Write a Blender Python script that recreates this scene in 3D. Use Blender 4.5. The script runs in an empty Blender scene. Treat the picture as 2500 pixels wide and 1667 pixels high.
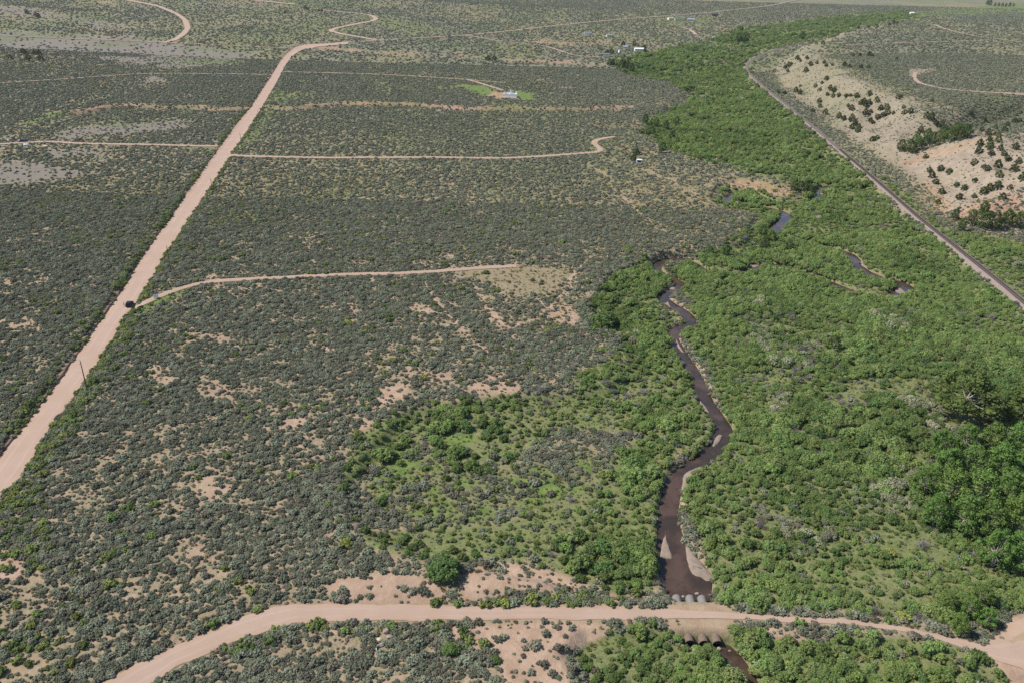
import bpy, bmesh, math, random
import numpy as np
from mathutils import Vector, Matrix

# ------------------------------------------------------------------ camera, sky, sun, exposure
R_ = math.radians
SC = bpy.context.scene
COL = SC.collection
F_PX, CX, CY = 1944.0, 1250.0, 833.5          # photograph's pixel frame 2500 x 1667
PITCH, ROLL, CAM_H = R_(26.0), R_(1.4), 122.0
SUN_ELEV, SUN_AZ = R_(50), R_(-86)             # azimuth from +Y towards +X: the sun stands to the left
cam_d = bpy.data.cameras.new('camera')
cam_d.sensor_width = 36.0
cam_d.lens = 36.0 * F_PX / 2500.0
cam_d.clip_start, cam_d.clip_end = 1.0, 60000.0
cam = bpy.data.objects.new('camera', cam_d)
COL.objects.link(cam)
_F = np.array([0, math.cos(PITCH), -math.sin(PITCH)])
_U0 = np.array([0, math.sin(PITCH), math.cos(PITCH)])
_X0 = np.array([1.0, 0, 0])
_R = math.cos(ROLL) * _X0 + math.sin(ROLL) * _U0
_U = math.cos(ROLL) * _U0 - math.sin(ROLL) * _X0
CAM = np.array([0.0, 0.0, CAM_H])
cam.matrix_world = Matrix(((_R[0], _U[0], -_F[0], 0), (_R[1], _U[1], -_F[1], 0), (_R[2], _U[2], -_F[2], CAM_H), (0, 0, 0, 1)))
SC.camera = cam

w = bpy.data.worlds.new('World'); SC.world = w; w.use_nodes = True
nt = w.node_tree; nt.nodes.clear()
sky = nt.nodes.new('ShaderNodeTexSky'); sky.sky_type = 'NISHITA'; sky.sun_disc = False
sky.sun_elevation = SUN_ELEV; sky.sun_rotation = SUN_AZ
sky.altitude = 2000; sky.dust_density = 1.0
bg = nt.nodes.new('ShaderNodeBackground'); bg.inputs['Strength'].default_value = 0.11
ow = nt.nodes.new('ShaderNodeOutputWorld')
nt.links.new(sky.outputs[0], bg.inputs[0]); nt.links.new(bg.outputs[0], ow.inputs[0])
sd = bpy.data.lights.new('sun', 'SUN'); sd.energy = 4.2; sd.angle = R_(0.53); sd.color = (1.0, 0.955, 0.88)
sun = bpy.data.objects.new('sun', sd); COL.objects.link(sun)
_sd = Vector((math.sin(SUN_AZ) * math.cos(SUN_ELEV), math.cos(SUN_AZ) * math.cos(SUN_ELEV), math.sin(SUN_ELEV)))
sun.rotation_euler = _sd.to_track_quat('Z', 'Y').to_euler(); sun.location = (-300, 200, 400)
vs = SC.view_settings
vs.view_transform = 'Standard'; vs.look = 'None'; vs.exposure = 0.5; vs.gamma = 1.0; vs.use_curve_mapping = False
SC.cycles.max_bounces = 4; SC.cycles.diffuse_bounces = 2; SC.cycles.glossy_bounces = 2
SC.cycles.transmission_bounces = 2; SC.cycles.volume_bounces = 0
SC.cycles.use_denoising = False

rng = np.random.default_rng(7)
rnd = random.Random(11)

# ------------------------------------------------------------------ numeric helpers
def project(P):
    d = np.asarray(P, float) - CAM
    zc = np.maximum(d @ _F, 1e-3)
    return CX + F_PX * (d @ _R) / zc, CY - F_PX * (d @ _U) / zc

def ray(px, py):
    px, py = np.asarray(px, float), np.asarray(py, float)
    return _F + ((px - CX) / F_PX)[..., None] * _R - ((py - CY) / F_PX)[..., None] * _U

def on_plane(px, py, z=0.0):
    d = ray(px, py)
    dz = np.minimum(d[..., 2], -0.004)
    t = (CAM_H - z) / -dz
    return CAM[:2] + d[..., :2] * t[..., None]

_tab = rng.random((256, 256))
def vnoise(x, y):
    xi, yi = np.floor(x).astype(int), np.floor(y).astype(int)
    fx, fy = x - xi, y - yi
    fx = fx * fx * (3 - 2 * fx); fy = fy * fy * (3 - 2 * fy)
    a = _tab[xi & 255, yi & 255]; b = _tab[(xi + 1) & 255, yi & 255]
    c = _tab[xi & 255, (yi + 1) & 255]; d = _tab[(xi + 1) & 255, (yi + 1) & 255]
    return (a * (1 - fx) + b * fx) * (1 - fy) + (c * (1 - fx) + d * fx) * fy

def fbm(x, y, scale, octv=3, off=0.0):
    s, a, t = 0.0, 1.0, 0.0
    f = 1.0 / scale
    for k in range(octv):
        s = s + a * vnoise(x * f + 17.3 * k + off, y * f - 9.1 * k + off * 1.7); t += a
        a *= 0.5; f *= 2.03
    return s / t

def sstep(a, b, x):
    t = np.clip((x - a) / (b - a), 0, 1)
    return t * t * (3 - 2 * t)

def seg_dist(x, y, pts, rmax=None):
    """distance to a polyline (up to rmax), signed side (+ right of travel) and arc parameter"""
    sh = x.shape; x = np.ravel(x); y = np.ravel(y); pts = np.asarray(pts, float)
    best = np.full(x.shape, 1e9); side = np.zeros(x.shape); par = np.zeros(x.shape)
    arc = np.r_[0, np.cumsum(np.linalg.norm(np.diff(pts, axis=0), axis=1))]
    step = len(pts) if rmax is None else 8
    if rmax is not None:
        sub = np.nonzero((x > pts[:, 0].min() - rmax) & (x < pts[:, 0].max() + rmax) & (y > pts[:, 1].min() - rmax) & (y < pts[:, 1].max() + rmax))[0]
    for c in range(0, len(pts) - 1, step):
        ch = pts[c:c + step + 1]
        if rmax is None: ix = slice(None); xs, ys = x, y
        else:
            xs, ys = x[sub], y[sub]
            ix = sub[(xs > ch[:, 0].min() - rmax) & (xs < ch[:, 0].max() + rmax) & (ys > ch[:, 1].min() - rmax) & (ys < ch[:, 1].max() + rmax)]
            xs, ys = x[ix], y[ix]
        bb, ss, pp = best[ix], side[ix], par[ix]
        for k in range(len(ch) - 1):
            (x0, y0), (x1, y1) = ch[k], ch[k + 1]
            dx, dy = x1 - x0, y1 - y0; l2 = dx * dx + dy * dy + 1e-9
            t = np.clip(((xs - x0) * dx + (ys - y0) * dy) / l2, 0, 1)
            ex, ey = xs - x0 - t * dx, ys - y0 - t * dy
            d = ex * ex + ey * ey
            m = d < bb
            bb = np.where(m, d, bb); ss = np.where(m, ex * dy - ey * dx, ss); pp = np.where(m, arc[c + k] + t * math.sqrt(l2), pp)
        best[ix], side[ix], par[ix] = bb, ss, pp
    return np.where(best > 9e8, 1e6, np.sqrt(best)).reshape(sh), np.sign(side).reshape(sh), par.reshape(sh)

def poly_sd(x, y, pts):
    """signed distance to a polygon, positive inside"""
    p = np.asarray(pts, float)
    d, _, _ = seg_dist(x, y, np.vstack([p, p[:1]]))
    ins = np.zeros(x.shape, bool); n = len(p)
    for i in range(n):
        x0, y0 = p[i]; x1, y1 = p[(i + 1) % n]
        c = ((y0 > y) != (y1 > y)) & (x < (x1 - x0) * (y - y0) / (y1 - y0 + 1e-12) + x0)
        ins ^= c
    return np.where(ins, d, -d)

def smooth_line(pts, n=4):
    """Catmull-Rom resample of a polyline"""
    p = np.asarray(pts, float); q = np.vstack([2 * p[0] - p[1], p, 2 * p[-1] - p[-2]]); out = []
    for i in range(1, len(q) - 2):
        for k in range(n):
            t = k / n
            out.append(0.5 * (2 * q[i] + (q[i + 1] - q[i - 1]) * t + (2 * q[i - 1] - 5 * q[i] + 4 * q[i + 1] - q[i + 2]) * t * t
                              + (3 * q[i] - q[i - 1] - 3 * q[i + 1] + q[i + 2]) * t ** 3))
    out.append(p[-1])
    return np.array(out)

def resample(p, step):
    d = np.r_[0, np.cumsum(np.linalg.norm(np.diff(p[:, :2], axis=0), axis=1))]
    n = max(2, int(d[-1] / step) + 1)
    s = np.linspace(0, d[-1], n)
    return np.stack([np.interp(s, d, p[:, k]) for k in range(p.shape[1])], 1)

def W(pts, z=0.0):
    p = np.asarray(pts, float)
    return on_plane(p[:, 0], p[:, 1], z)

# ------------------------------------------------------------------ survey of the place (traced positions, in photo pixels)
ROAD_L = [(-160, 1320), (0, 1104), (71, 1014), (154, 907), (218, 814), (257, 761), (296, 704), (352, 614), (404, 543), (454, 471), (505, 400),
          (536, 357), (589, 286), (614, 257), (661, 186), (689, 143), (714, 120), (745, 110), (800, 106), (850, 102)]
ROAD_R = [(-110, 1360), (0, 1212), (54, 1150), (86, 1096), (112, 1046), (168, 975), (207, 918), (232, 886), (283, 806), (296, 782), (332, 732), (371, 671), (404, 621),
          (429, 579), (477, 507), (523, 439), (546, 402), (571, 364), (607, 311), (643, 254), (679, 193), (700, 154), (725, 129), (755, 118), (805, 112), (850, 108)]
CREEK = [  # x, y, half width in metres
    (1960, 1830, 1.5), (1880, 1740, 1.5), (1830, 1667, 1.4), (1795, 1612, 1.5), (1755, 1575, 1.8), (1700, 1556, 3.0), (1690, 1520, 3.0),
    (1690, 1475, 4.0), (1680, 1440, 5.0), (1672, 1400, 5.6), (1648, 1360, 4.6), (1640, 1320, 3.2), (1632, 1270, 2.5), (1636, 1220, 2.2), (1650, 1175, 2.3), (1682, 1145, 2.4),
    (1722, 1118, 2.4), (1752, 1085, 2.4), (1768, 1050, 2.4), (1748, 1015, 2.4), (1722, 975, 2.3), (1704, 930, 2.2), (1682, 890, 2.1), (1655, 850, 2.1), (1641, 815, 2.1),
    (1668, 800, 2.3), (1690, 790, 2.3), (1672, 765, 2.3), (1635, 742, 2.3), (1618, 725, 2.3), (1640, 712, 2.3), (1662, 698, 2.3), (1640, 680, 2.3), (1603, 662, 2.3),
    (1612, 643, 2.4), (1655, 634, 2.5), (1692, 645, 2.6), (1725, 664, 1.6), (1770, 673, 1.3), (1815, 670, 1.7), (1839, 657, 2.9), (1865, 647, 1.7), (1910, 651, 1.8), (1950, 662, 1.8),
    (2017, 687, 1.7), (2089, 715, 1.8), (2140, 728, 2.4), (2182, 727, 3.6), (2210, 711, 4.2), (2196, 695, 4.2), (2165, 687, 3.6), (2130, 674, 3.4), (2103, 660, 3.2), (2087, 643, 3.6), (2072, 624, 3.4),
    (2042, 612, 2.6), (2000, 600, 2.2), (1955, 588, 1.8), (1905, 575, 2.2), (1890, 563, 3.4), (1904, 547, 3.4), (1922, 533, 3.4), (1905, 518, 2.6), (1850, 505, 2.0), (1800, 500, 2.2), (1774, 493, 2.4), (1783, 477, 2.4),
    (1830, 470, 1.8), (1880, 490, 1.8), (1921, 496, 2.2), (1970, 492, 2.6), (2004, 484, 3.0), (1990, 470, 2.6), (2030, 455, 1.8), (2095, 465, 1.8), (2112, 462, 1.4)]
FLOOD = [(1330, 1900), (1400, 1680), (1370, 1600), (1410, 1560), (1400, 1500), (1350, 1440), (1200, 1400), (1000, 1380), (890, 1320), (850, 1260), (840, 1180), (900, 1080), (990, 1000), (1150, 975), (1330, 965),
         (1480, 950), (1540, 880), (1480, 810), (1430, 740), (1470, 690), (1540, 650), (1590, 622), (1680, 612), (1760, 608), (1825, 590), (1830, 545), (1838, 525), (1770, 520), (1735, 488), (1742, 452), (1800, 438),
         (1905, 452), (1990, 452), (1900, 425), (1800, 405), (1690, 385), (1600, 350), (1570, 300), (1640, 250), (1690, 215), (1640, 190), (1530, 185), (1490, 155), (1560, 130), (1700, 108), (1800, 70), (1980, 48), (2250, 30),
         (2260, 50), (2050, 82), (1960, 104), (1870, 125), (1812, 155), (1815, 180), (1840, 212), (1930, 285), (2060, 395), (2160, 480), (2300, 600), (2440, 710), (2600, 850), (2800, 1010), (2900, 1400), (2900, 1900)]
TOE = [(2900, 640), (2700, 600), (2500, 585), (2330, 560), (2265, 525), (2255, 480), (2190, 428), (2130, 398), (2050, 345), (1985, 292), (1930, 250), (1888, 214), (1868, 180), (1885, 148), (1935, 122), (1980, 112), (2040, 92), (2100, 78), (2190, 64), (2290, 66), (2420, 78), (2700, 90), (3300, 80), (3900, 300)]
SPUR_GULLY = [(2150, 432), (2200, 392), (2250, 368), (2310, 348), (2370, 332), (2430, 314), (2500, 296), (2580, 280)]
ARROYO = [[(175, 278), (232, 268), (286, 258), (330, 259), (400, 264), (464, 264), (536, 268), (607, 264), (650, 262), (714, 266), (780, 259), (840, 254), (900, 256), (973, 255), (1080, 262), (1151, 268), (1258, 266), (1366, 268), (1450, 265), (1537, 262)],
          [(760, 118), (830, 121), (901, 128), (1008, 132), (1080, 134), (1137, 137), (1205, 146), (1330, 152), (1401, 157), (1473, 159)]]
RAIL = [(1990, 96), (1930, 112), (1890, 124), (1862, 135), (1836, 147), (1823, 161), (1824, 176), (1849, 201), (1892, 237), (1946, 280), (2017, 340), (2071, 386), (2171, 472), (2239, 532), (2303, 583), (2374, 640), (2446, 698), (2500, 744), (2620, 845), (2800, 1000)]
LOWER = [  # upper edge, lower edge
    [(20, 1790), (160, 1715), (250, 1665), (321, 1625), (393, 1593), (500, 1543), (571, 1511), (643, 1489), (714, 1475), (840, 1473), (1044, 1475), (1187, 1480), (1366, 1480), (1544, 1486), (1700, 1488), (1800, 1496), (1910, 1504), (2053, 1512), (2150, 1522), (2250, 1538), (2340, 1558), (2400, 1560), (2470, 1500), (2560, 1470), (2700, 1440)],
    [(180, 1800), (290, 1720), (368, 1667), (429, 1629), (514, 1593), (571, 1568), (625, 1550), (679, 1530), (760, 1520), (840, 1516), (1044, 1514), (1187, 1511), (1401, 1511), (1544, 1511), (1640, 1508), (1700, 1508), (1800, 1510), (1910, 1517), (2053, 1524), (2150, 1533), (2250, 1549), (2340, 1571), (2420, 1615), (2520, 1660), (2620, 1660), (2800, 1600)]]
TRACKS = {  # name: (centre line, half width m, label-ish surface)
    'clearing_track': ([(330, 752), (380, 728), (425, 710), (461, 700), (500, 690), (571, 684), (714, 677), (840, 671), (973, 668), (1080, 662), (1187, 654), (1260, 650)], 1.7),
    'ranch_track': ([(553, 380), (600, 382), (714, 385), (830, 386), (1044, 385), (1180, 387), (1258, 386), (1330, 382), (1401, 377), (1450, 373)], 2.4),
    'hook_track': ([(1450, 374), (1466, 369), (1462, 361), (1452, 353), (1455, 345), (1472, 339), (1500, 335)], 2.2),
    'west_track': ([(532, 358), (470, 357), (357, 354), (214, 352), (118, 347), (60, 350), (0, 353), (-120, 362)], 2.4),
    'bank_track': ([(662, 184), (600, 182), (500, 181), (357, 181), (268, 186), (143, 195), (0, 204), (-150, 218)], 1.7),
    'middle_track': ([(692, 177), (760, 178), (840, 180), (930, 183), (1008, 187), (1133, 195), (1180, 199), (1234, 203)], 1.9),
    'foundation_track': ([(1140, 195), (1165, 202), (1187, 209), (1216, 218), (1228, 222)], 2.2),
    'north_track': ([(716, 119), (640, 116), (571, 113), (428, 107), (396, 105), (286, 100), (143, 95), (0, 88), (-150, 82)], 2.2),
    'hill_road': ([(398, 105), (421, 100), (440, 90), (455, 76), (458, 66), (450, 50), (432, 36), (400, 22), (375, 14), (330, 5), (296, 0), (250, -6)], 4.6),
    'valley_road': ([(840, 105), (916, 101), (1000, 95), (1090, 90), (1137, 87), (1223, 79), (1294, 71), (1401, 59), (1523, 48)], 3.4),
    'far_valley_road': ([(1523, 48), (1620, 41), (1713, 34), (1800, 24), (1874, 16), (1946, 2), (2000, -6)], 3.2),
    'hairpin_road': ([(920, 99), (880, 92), (830, 83), (810, 77), (815, 72), (840, 66), (880, 58), (910, 52), (917, 46), (905, 39), (880, 35), (830, 30), (790, 26)], 4.6),
    'south_branch_track': ([(1137, 88), (1180, 94), (1223, 102), (1280, 108), (1330, 114), (1370, 126), (1394, 134), (1430, 139), (1468, 141)], 2.4),
    'ridge_track': ([(560, -10), (607, 0), (671, 7), (720, 12)], 4.0),
    'mesa_rim_track': ([(2262, 60), (2285, 63), (2310, 73), (2374, 88), (2440, 97), (2520, 107), (2650, 118)], 2.6),
    'mesa_spur_track': ([(2060, 111), (2124, 109), (2200, 106), (2267, 104), (2392, 101)], 2.2),
    'mesa_loop_track': ([(2236, 178), (2232, 188), (2236, 197), (2249, 205), (2285, 214), (2331, 221), (2420, 227), (2520, 233), (2650, 240)], 1.9),
    'paddock_track': ([(1665, 68), (1680, 72), (1692, 79), (1698, 86)], 3.0),
}

# ------------------------------------------------------------------ terrain grid
PLANE_H = CY - F_PX * math.tan(PITCH)
us = np.arange(-700, 3201, 5.0)
vrow = np.r_[np.arange(2120, 420, -3.2), np.arange(420, 40, -2.0), np.arange(40, -70, -2.5), PLANE_H + np.geomspace(44, 9, 26)]
def flat_uv(x, y):
    """ground position -> grid coordinates (level camera, plane z = 0)"""
    zc = y * math.cos(PITCH) + CAM_H * math.sin(PITCH)
    yc = y * math.sin(PITCH) - CAM_H * math.cos(PITCH)
    zc = np.maximum(zc, 1e-3)
    return CX + F_PX * x / zc, CY - F_PX * yc / zc
def flat_xy(u, v):
    a = (u - CX) / F_PX; b = (v - CY) / F_PX
    dz = -math.sin(PITCH) - b * math.cos(PITCH); dy = math.cos(PITCH) - b * math.sin(PITCH)
    t = CAM_H / -dz
    return a * t, dy * t
GU, GV = np.meshgrid(us, vrow)
GX, GY = flat_xy(GU, GV)
NR, NC = GX.shape

creek_c = np.array(CREEK, float)
creek_w = np.column_stack([W(creek_c[:, :2], -3.0), np.maximum(0.9, creek_c[:, 2] - 0.85)])
creek_s = smooth_line(creek_w, 4)
road_l, road_r = W(ROAD_L), W(ROAD_R)
def by_arc(p, n):
    d = np.r_[0, np.cumsum(np.linalg.norm(np.diff(p, axis=0), axis=1))]
    s = np.linspace(0, 1, n) ** 1.6 * d[-1]
    return np.stack([np.interp(s, d, p[:, 0]), np.interp(s, d, p[:, 1])], 1)
_rl = smooth_line(road_l, 5)
def pair(A, B, n):
    """points along A with the matching points of B straight across"""
    A2 = by_arc(A, n); B2 = resample(B, 1.0); tn = np.gradient(A2, axis=0); tn /= np.linalg.norm(tn, axis=1, keepdims=True) + 1e-9; out = []
    for k in range(n):
        d = B2 - A2[k]; al = d @ tn[k]; ac = np.hypot(d[:, 0], d[:, 1])
        out.append(B2[int(np.argmin(np.abs(al) * 3 + ac))])
    return A2, smooth5(np.array(out))
def smooth5(p):
    q = np.pad(p, ((2, 2), (0, 0)), mode='edge'); return sum(q[k:k + len(p)] for k in range(5)) / 5
_rr = smooth_line(road_r, 5)
RLs, RRs = pair(_rl, _rr, 200)
road_mid = 0.5 * (RLs + RRs)
lower_l, lower_r = pair(smooth_line(W(LOWER[0], -.5), 5), smooth_line(W(LOWER[1], -.5), 5), 160)
lower_mid = 0.5 * (lower_l + lower_r)
MESA_H = 26.0

def build_height(x, y):
    z = 0.9 * (fbm(x, y, 70, 3) - 0.5) + 5.0 * (fbm(x, y, 420, 2, 3.0) - 0.5) * sstep(350, 1200, np.hypot(x, y)) * sstep(-60, -500, x - 0.1 * y)
    z = z + 10 * (fbm(x, y, 900, 2, 8.0) - 0.5) * sstep(1800, 4000, y) + 60 * sstep(3500, 12000, y)
    # flood plain
    fl = poly_sd(x, y, W(FLOOD, -1.0)) + 5 * (fbm(x, y, 22, 2, 5.0) - 0.5)
    z = z - 2.0 * sstep(-1.0, 3.5, fl)
    flood_in = sstep(0, 6, fl)
    z = z * (1 - 0.0 * flood_in) + flood_in * 0.5 * (fbm(x, y, 16, 2, 9.0) - 0.5)
    # creek bed
    dc, _, pc = seg_dist(x, y, creek_s[:, :2], 14)
    dl = np.r_[0, np.cumsum(np.linalg.norm(np.diff(creek_s[:, :2], axis=0), axis=1))]
    hw = np.interp(pc, dl, creek_s[:, 2])
    bed = -3.9 + 1.7 * sstep(hw + 0.1, hw + 2.4, dc)
    m = 1 - sstep(hw + 0.5, hw + 3.2, dc)
    z = z * (1 - m) + np.minimum(z, bed) * m
    # lower road embankment at constant level
    dme, _, _ = seg_dist(x, y, lower_mid, 16)
    z = np.where(dme < 14, z * sstep(3.2, 6.5, dme) + (1 - sstep(3.2, 6.5, dme)) * (-0.5), z)
    # main road sits in a shallow cut, steep on its left side
    dm, side, _ = seg_dist(x, y, road_mid, 14)
    s = np.where(side == 0, 1e6, dm * side)
    hw_r = 4.6
    cut = (sstep(-hw_r - 1.5, -hw_r - 0.5, s)) * (1 - sstep(hw_r - 0.2, hw_r + 3.5, s))
    z = z * (1 - 0.8 * cut) - 1.15 * cut
    # mesa on the right with gullied slopes
    toe = poly_sd(x, y, W(TOE))
    rid = np.abs(fbm(x, y, 55, 3, 2.0) - 0.5) * 2
    de = toe - 34 * rid * sstep(0, 26, toe) + 6 * (fbm(x, y, 25, 2, 6.0) - 0.5)
    hm = MESA_H * (0.84 * sstep(0, 50, de) + 0.16 * sstep(0, 190, de))
    dg, _, _ = seg_dist(x, y, W(SPUR_GULLY, 8.0), 60)
    hm = hm * (1 - 0.55 * np.exp(-(dg / 17.0) ** 2))
    hm = np.where(toe > 0, hm + 4.0 * (fbm(x, y, 34, 3, 4.0) - 0.5) * sstep(0, 25, toe) * (1 - 0.85 * sstep(60, 130, toe)), 0)
    z = np.where(toe > 0, np.maximum(z, 0) * 0 + z * (1 - sstep(0, 25, toe)) + hm, z)
    # low hills at the upper left
    for (hx, hy, hh, rx, ry) in ((-1150, 1560, 24, 330, 120), (-620, 985, 7, 190, 60), (-560, 1980, 24, 620, 190), (-1500, 2600, 60, 900, 420), (-330, 1650, 8, 160, 130), (1500, 1900, 26, 500, 240)):
        z = z + hh * np.exp(-((x - hx) / rx) ** 2 - ((y - hy) / ry) ** 2)
    # arroyos
    for k, a in enumerate(ARROYO):
        da, _, pa = seg_dist(x, y, smooth_line(W(a, 0.0), 3), 14)
        wdt = 3.0 + 3.5 * vnoise(pa / 30.0, pa * 0 + k)
        keep = sstep(4, 9, dm)
        z = z - keep * (2.6 + 1.2 * vnoise(pa / 45.0, pa * 0 + 5 + k)) * (1 - sstep(wdt * 0.55, wdt + 1.4, da + 2.2 * (fbm(x, y, 9, 2) - 0.5)))
    return z
GZ = build_height(GX, GY)
TU, TV = project(np.stack([GX, GY, GZ], -1))          # where each ground point lies in the photograph
vrow_r = vrow[::-1]; idx_r = np.arange(NR)[::-1].astype(float)

def lookup(layer, x, y):
    u, v = flat_uv(x, y)
    ci = np.clip((u - us[0]) / 5.0, 0, NC - 1.001); ri = np.clip(np.interp(v, vrow_r, idx_r), 0, NR - 1.001)
    c0, r0 = ci.astype(int), ri.astype(int); fc, fr = ci - c0, ri - r0
    return (layer[r0, c0] * (1 - fc) + layer[r0, c0 + 1] * fc) * (1 - fr) + (layer[r0 + 1, c0] * (1 - fc) + layer[r0 + 1, c0 + 1] * fc) * fr

def height(x, y):
    return lookup(GZ, np.asarray(x, float), np.asarray(y, float))

def ground(pts):
    """photo pixels -> points on the terrain (first hit along the ray)"""
    p = np.atleast_2d(np.asarray(pts, float)); out = []
    d = ray(p[:, 0], p[:, 1])
    for k in range(len(p)):
        dz = min(d[k, 2], -0.004)
        t0 = (CAM_H - 34.0) / -dz; t1 = (CAM_H + 6.0) / -dz
        t = np.linspace(t0, t1, 500)
        q = CAM + d[k] * t[:, None]
        g = q[:, 2] - height(q[:, 0], q[:, 1])
        i = int(np.argmax(g < 0)) if (g < 0).any() else len(t) - 1
        i = max(i, 1)
        f = g[i - 1] / (g[i - 1] - g[i] + 1e-9)
        qq = q[i - 1] + (q[i] - q[i - 1]) * np.clip(f, 0, 1)
        out.append((qq[0], qq[1], float(height(qq[0:1], qq[1:2])[0])))
    return np.array(out)

def at(px, py):
    return Vector(ground([(px, py)])[0])

# ------------------------------------------------------------------ cover layers on the grid
def warp(amt):
    n1 = fbm(GX, GY, 14, 3, 1.0) - 0.5; n2 = fbm(GX, GY, 14, 3, 31.0) - 0.5
    return TU + amt * 2 * n1, TV + amt * n2
_wu, _wv = warp(14.0)
def area(pts, feather=8.0):
    p = np.asarray(pts, float); out = np.zeros(GX.shape)
    m = (_wu > p[:, 0].min() - feather) & (_wu < p[:, 0].max() + feather) & (_wv > p[:, 1].min() - feather) & (_wv < p[:, 1].max() + feather)
    if m.any():
        out[m] = sstep(-feather, feather, poly_sd(_wu[m], _wv[m], p))
    return out
def band(pts, width, feather=6.0):
    p = smooth_line(pts, 3); out = np.zeros(GX.shape)
    r = width + feather
    m = (_wu > p[:, 0].min() - r) & (_wu < p[:, 0].max() + r) & (_wv > p[:, 1].min() - r) & (_wv < p[:, 1].max() + r)
    if m.any():
        d, _, _ = seg_dist(_wu[m], _wv[m], p)
        out[m] = 1 - sstep(width - feather, width + feather, d)
    return out
def put(layer, mask, value):
    return layer * (1 - mask) + value * mask

sage = np.ones(GX.shape); willow = np.zeros(GX.shape); green = np.zeros(GX.shape); olive = np.zeros(GX.shape)
grey = np.zeros(GX.shape); red = np.zeros(GX.shape); bare = np.zeros(GX.shape); small = np.zeros(GX.shape)

# bare-soil streaks that open the sagebrush, stronger nearer the camera
streak = fbm(GX * 0.8 + GY * 0.5, GY * 0.35 - GX * 0.35, 11, 4, 2.0)
patchy = fbm(GX, GY, 34, 3, 12.0)
sage = 0.97 - (0.70 - 0.35 * sstep(260, 420, GY)) * sstep(0.57, 0.69, streak) * sstep(0.46, 0.64, patchy)
# yellow-green dry grass among the sage
olive = 0.7 * sstep(0.45, 0.62, fbm(GX, GY * 0.45, 75, 4, 21.0)) * sstep(230, 400, GY); sage = sage * (1 - 0.38 * olive)
green = 0.42 * sstep(0.48, 0.66, fbm(GX, GY * 0.5, 60, 4, 41.0))

for p, v, f in (
    ([(1020, 640), (1120, 700), (1200, 740), (1260, 790), (1420, 800), (1420, 700), (1400, 640), (1250, 600)], 0.50, 30),
    ([(640, 970), (760, 960), (900, 900), (1000, 820), (1150, 780), (1300, 960), (1100, 1000), (900, 1010), (800, 1100), (640, 1300), (560, 1200)], 0.62, 40),
    ([(0, 1400), (300, 1380), (600, 1420), (860, 1440), (880, 1480), (640, 1490), (420, 1580), (100, 1640), (0, 1600)], 0.62, 30),
    ([(0, 1190), (330, 1160), (560, 1150), (620, 1260), (360, 1240), (40, 1260)], 0.62, 30),
    ([(1060, 880), (1160, 700), (1240, 660), (1110, 640), (1010, 700)], 0.65, 20),
    ([(1540, 430), (1700, 420), (1800, 480), (1820, 600), (1600, 610), (1500, 560)], 0.8, 30),
):
    sage = sage * (1 - area(p, f)) + sage * v * area(p, f)
for p, f in (   # nearly bare ground
    ([(1140, 945), (1210, 925), (1255, 940), (1290, 968), (1230, 965), (1170, 962)], 10),
    ([(1030, 895), (1100, 905), (1110, 930), (1050, 930)], 8), ([(940, 930), (1000, 935), (990, 975), (930, 990), (905, 1010)], 8),
    ([(870, 1020), (960, 1030), (950, 1060), (880, 1080)], 10), ([(690, 1020), (760, 1010), (740, 1040), (700, 1045)], 8),
    ([(1400, 740), (1420, 800), (1370, 790), (1330, 770)], 8), ([(1160, 700), (1190, 760), (1230, 800), (1250, 800), (1200, 750)], 6),
    ([(1120, 1400), (1200, 1370), (1400, 1380), (1500, 1420), (1500, 1450), (1280, 1440), (1120, 1470)], 14),
    ([(860, 1400), (1000, 1390), (1090, 1430), (1060, 1470), (880, 1470), (760, 1440)], 12),
    ([(0, 1340), (40, 1350), (70, 1390), (30, 1420), (-60, 1420), (-60, 1330)], 8), ([(0, 1630), (80, 1600), (130, 1620), (60, 1667), (-60, 1680)], 10),
    ([(1075, 1525), (1400, 1515), (1500, 1530), (1470, 1570), (1400, 1590), (1390, 1640), (1440, 1700), (1480, 1900), (1300, 1900), (1220, 1667), (1200, 1600), (1120, 1565)], 12),
    ([(2345, 1560), (2400, 1585), (2430, 1540), (2470, 1500), (2560, 1450), (2800, 1400), (2800, 1800), (2520, 1720), (2440, 1640), (2400, 1600)], 10),
    ([(1850, 1535), (1900, 1530), (1990, 1570), (1985, 1590), (1890, 1570)], 7), ([(2430, 1405), (2500, 1420), (2500, 1440), (2440, 1425)], 6),
    ([(1250, 1480), (1560, 1480), (1560, 1516), (1250, 1516)], 8),
):
    m = area(p, f); bare = np.maximum(bare, m); sage = put(sage, m, 0.10)
for p, f in (([(1280, 99), (1350, 103), (1405, 108), (1400, 113), (1340, 110), (1285, 104)], 2), ([(245, 1), (285, 2), (270, 6), (240, 5)], 2),
             ([(1200, 228), (1248, 226), (1268, 240), (1215, 241), (1196, 236)], 3), ([(1345, 216), (1420, 216), (1425, 220), (1350, 220)], 2)):
    m = area(p, f); red = np.maximum(red, m); bare = np.maximum(bare, m); sage = put(sage, m, 0.0)
for k, a in enumerate(ARROYO):
    m = band(a, 5.5 if k == 0 else 3.6, 3.0); red = np.maximum(red, m); sage = put(sage, m, 0.25); bare = np.maximum(bare, 0.8 * m)
for pts, wd in (([(1330, 98), (1400, 105), (1500, 104), (1560, 106), (1600, 112)], 4), ([(1700, 66), (1760, 70), (1800, 74)], 4), ([(1380, 152), (1440, 158), (1480, 160)], 5),
                ([(1240, 180), (1300, 195), (1360, 202)], 3), ([(1440, 300), (1500, 310), (1560, 300)], 8), ([(1490, 355), (1530, 365), (1590, 372)], 8)):
    m = band(pts, wd, 3); red = np.maximum(red, 0.9 * m); sage = put(sage, m, 0.45); bare = np.maximum(bare, 0.6 * m)
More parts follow.
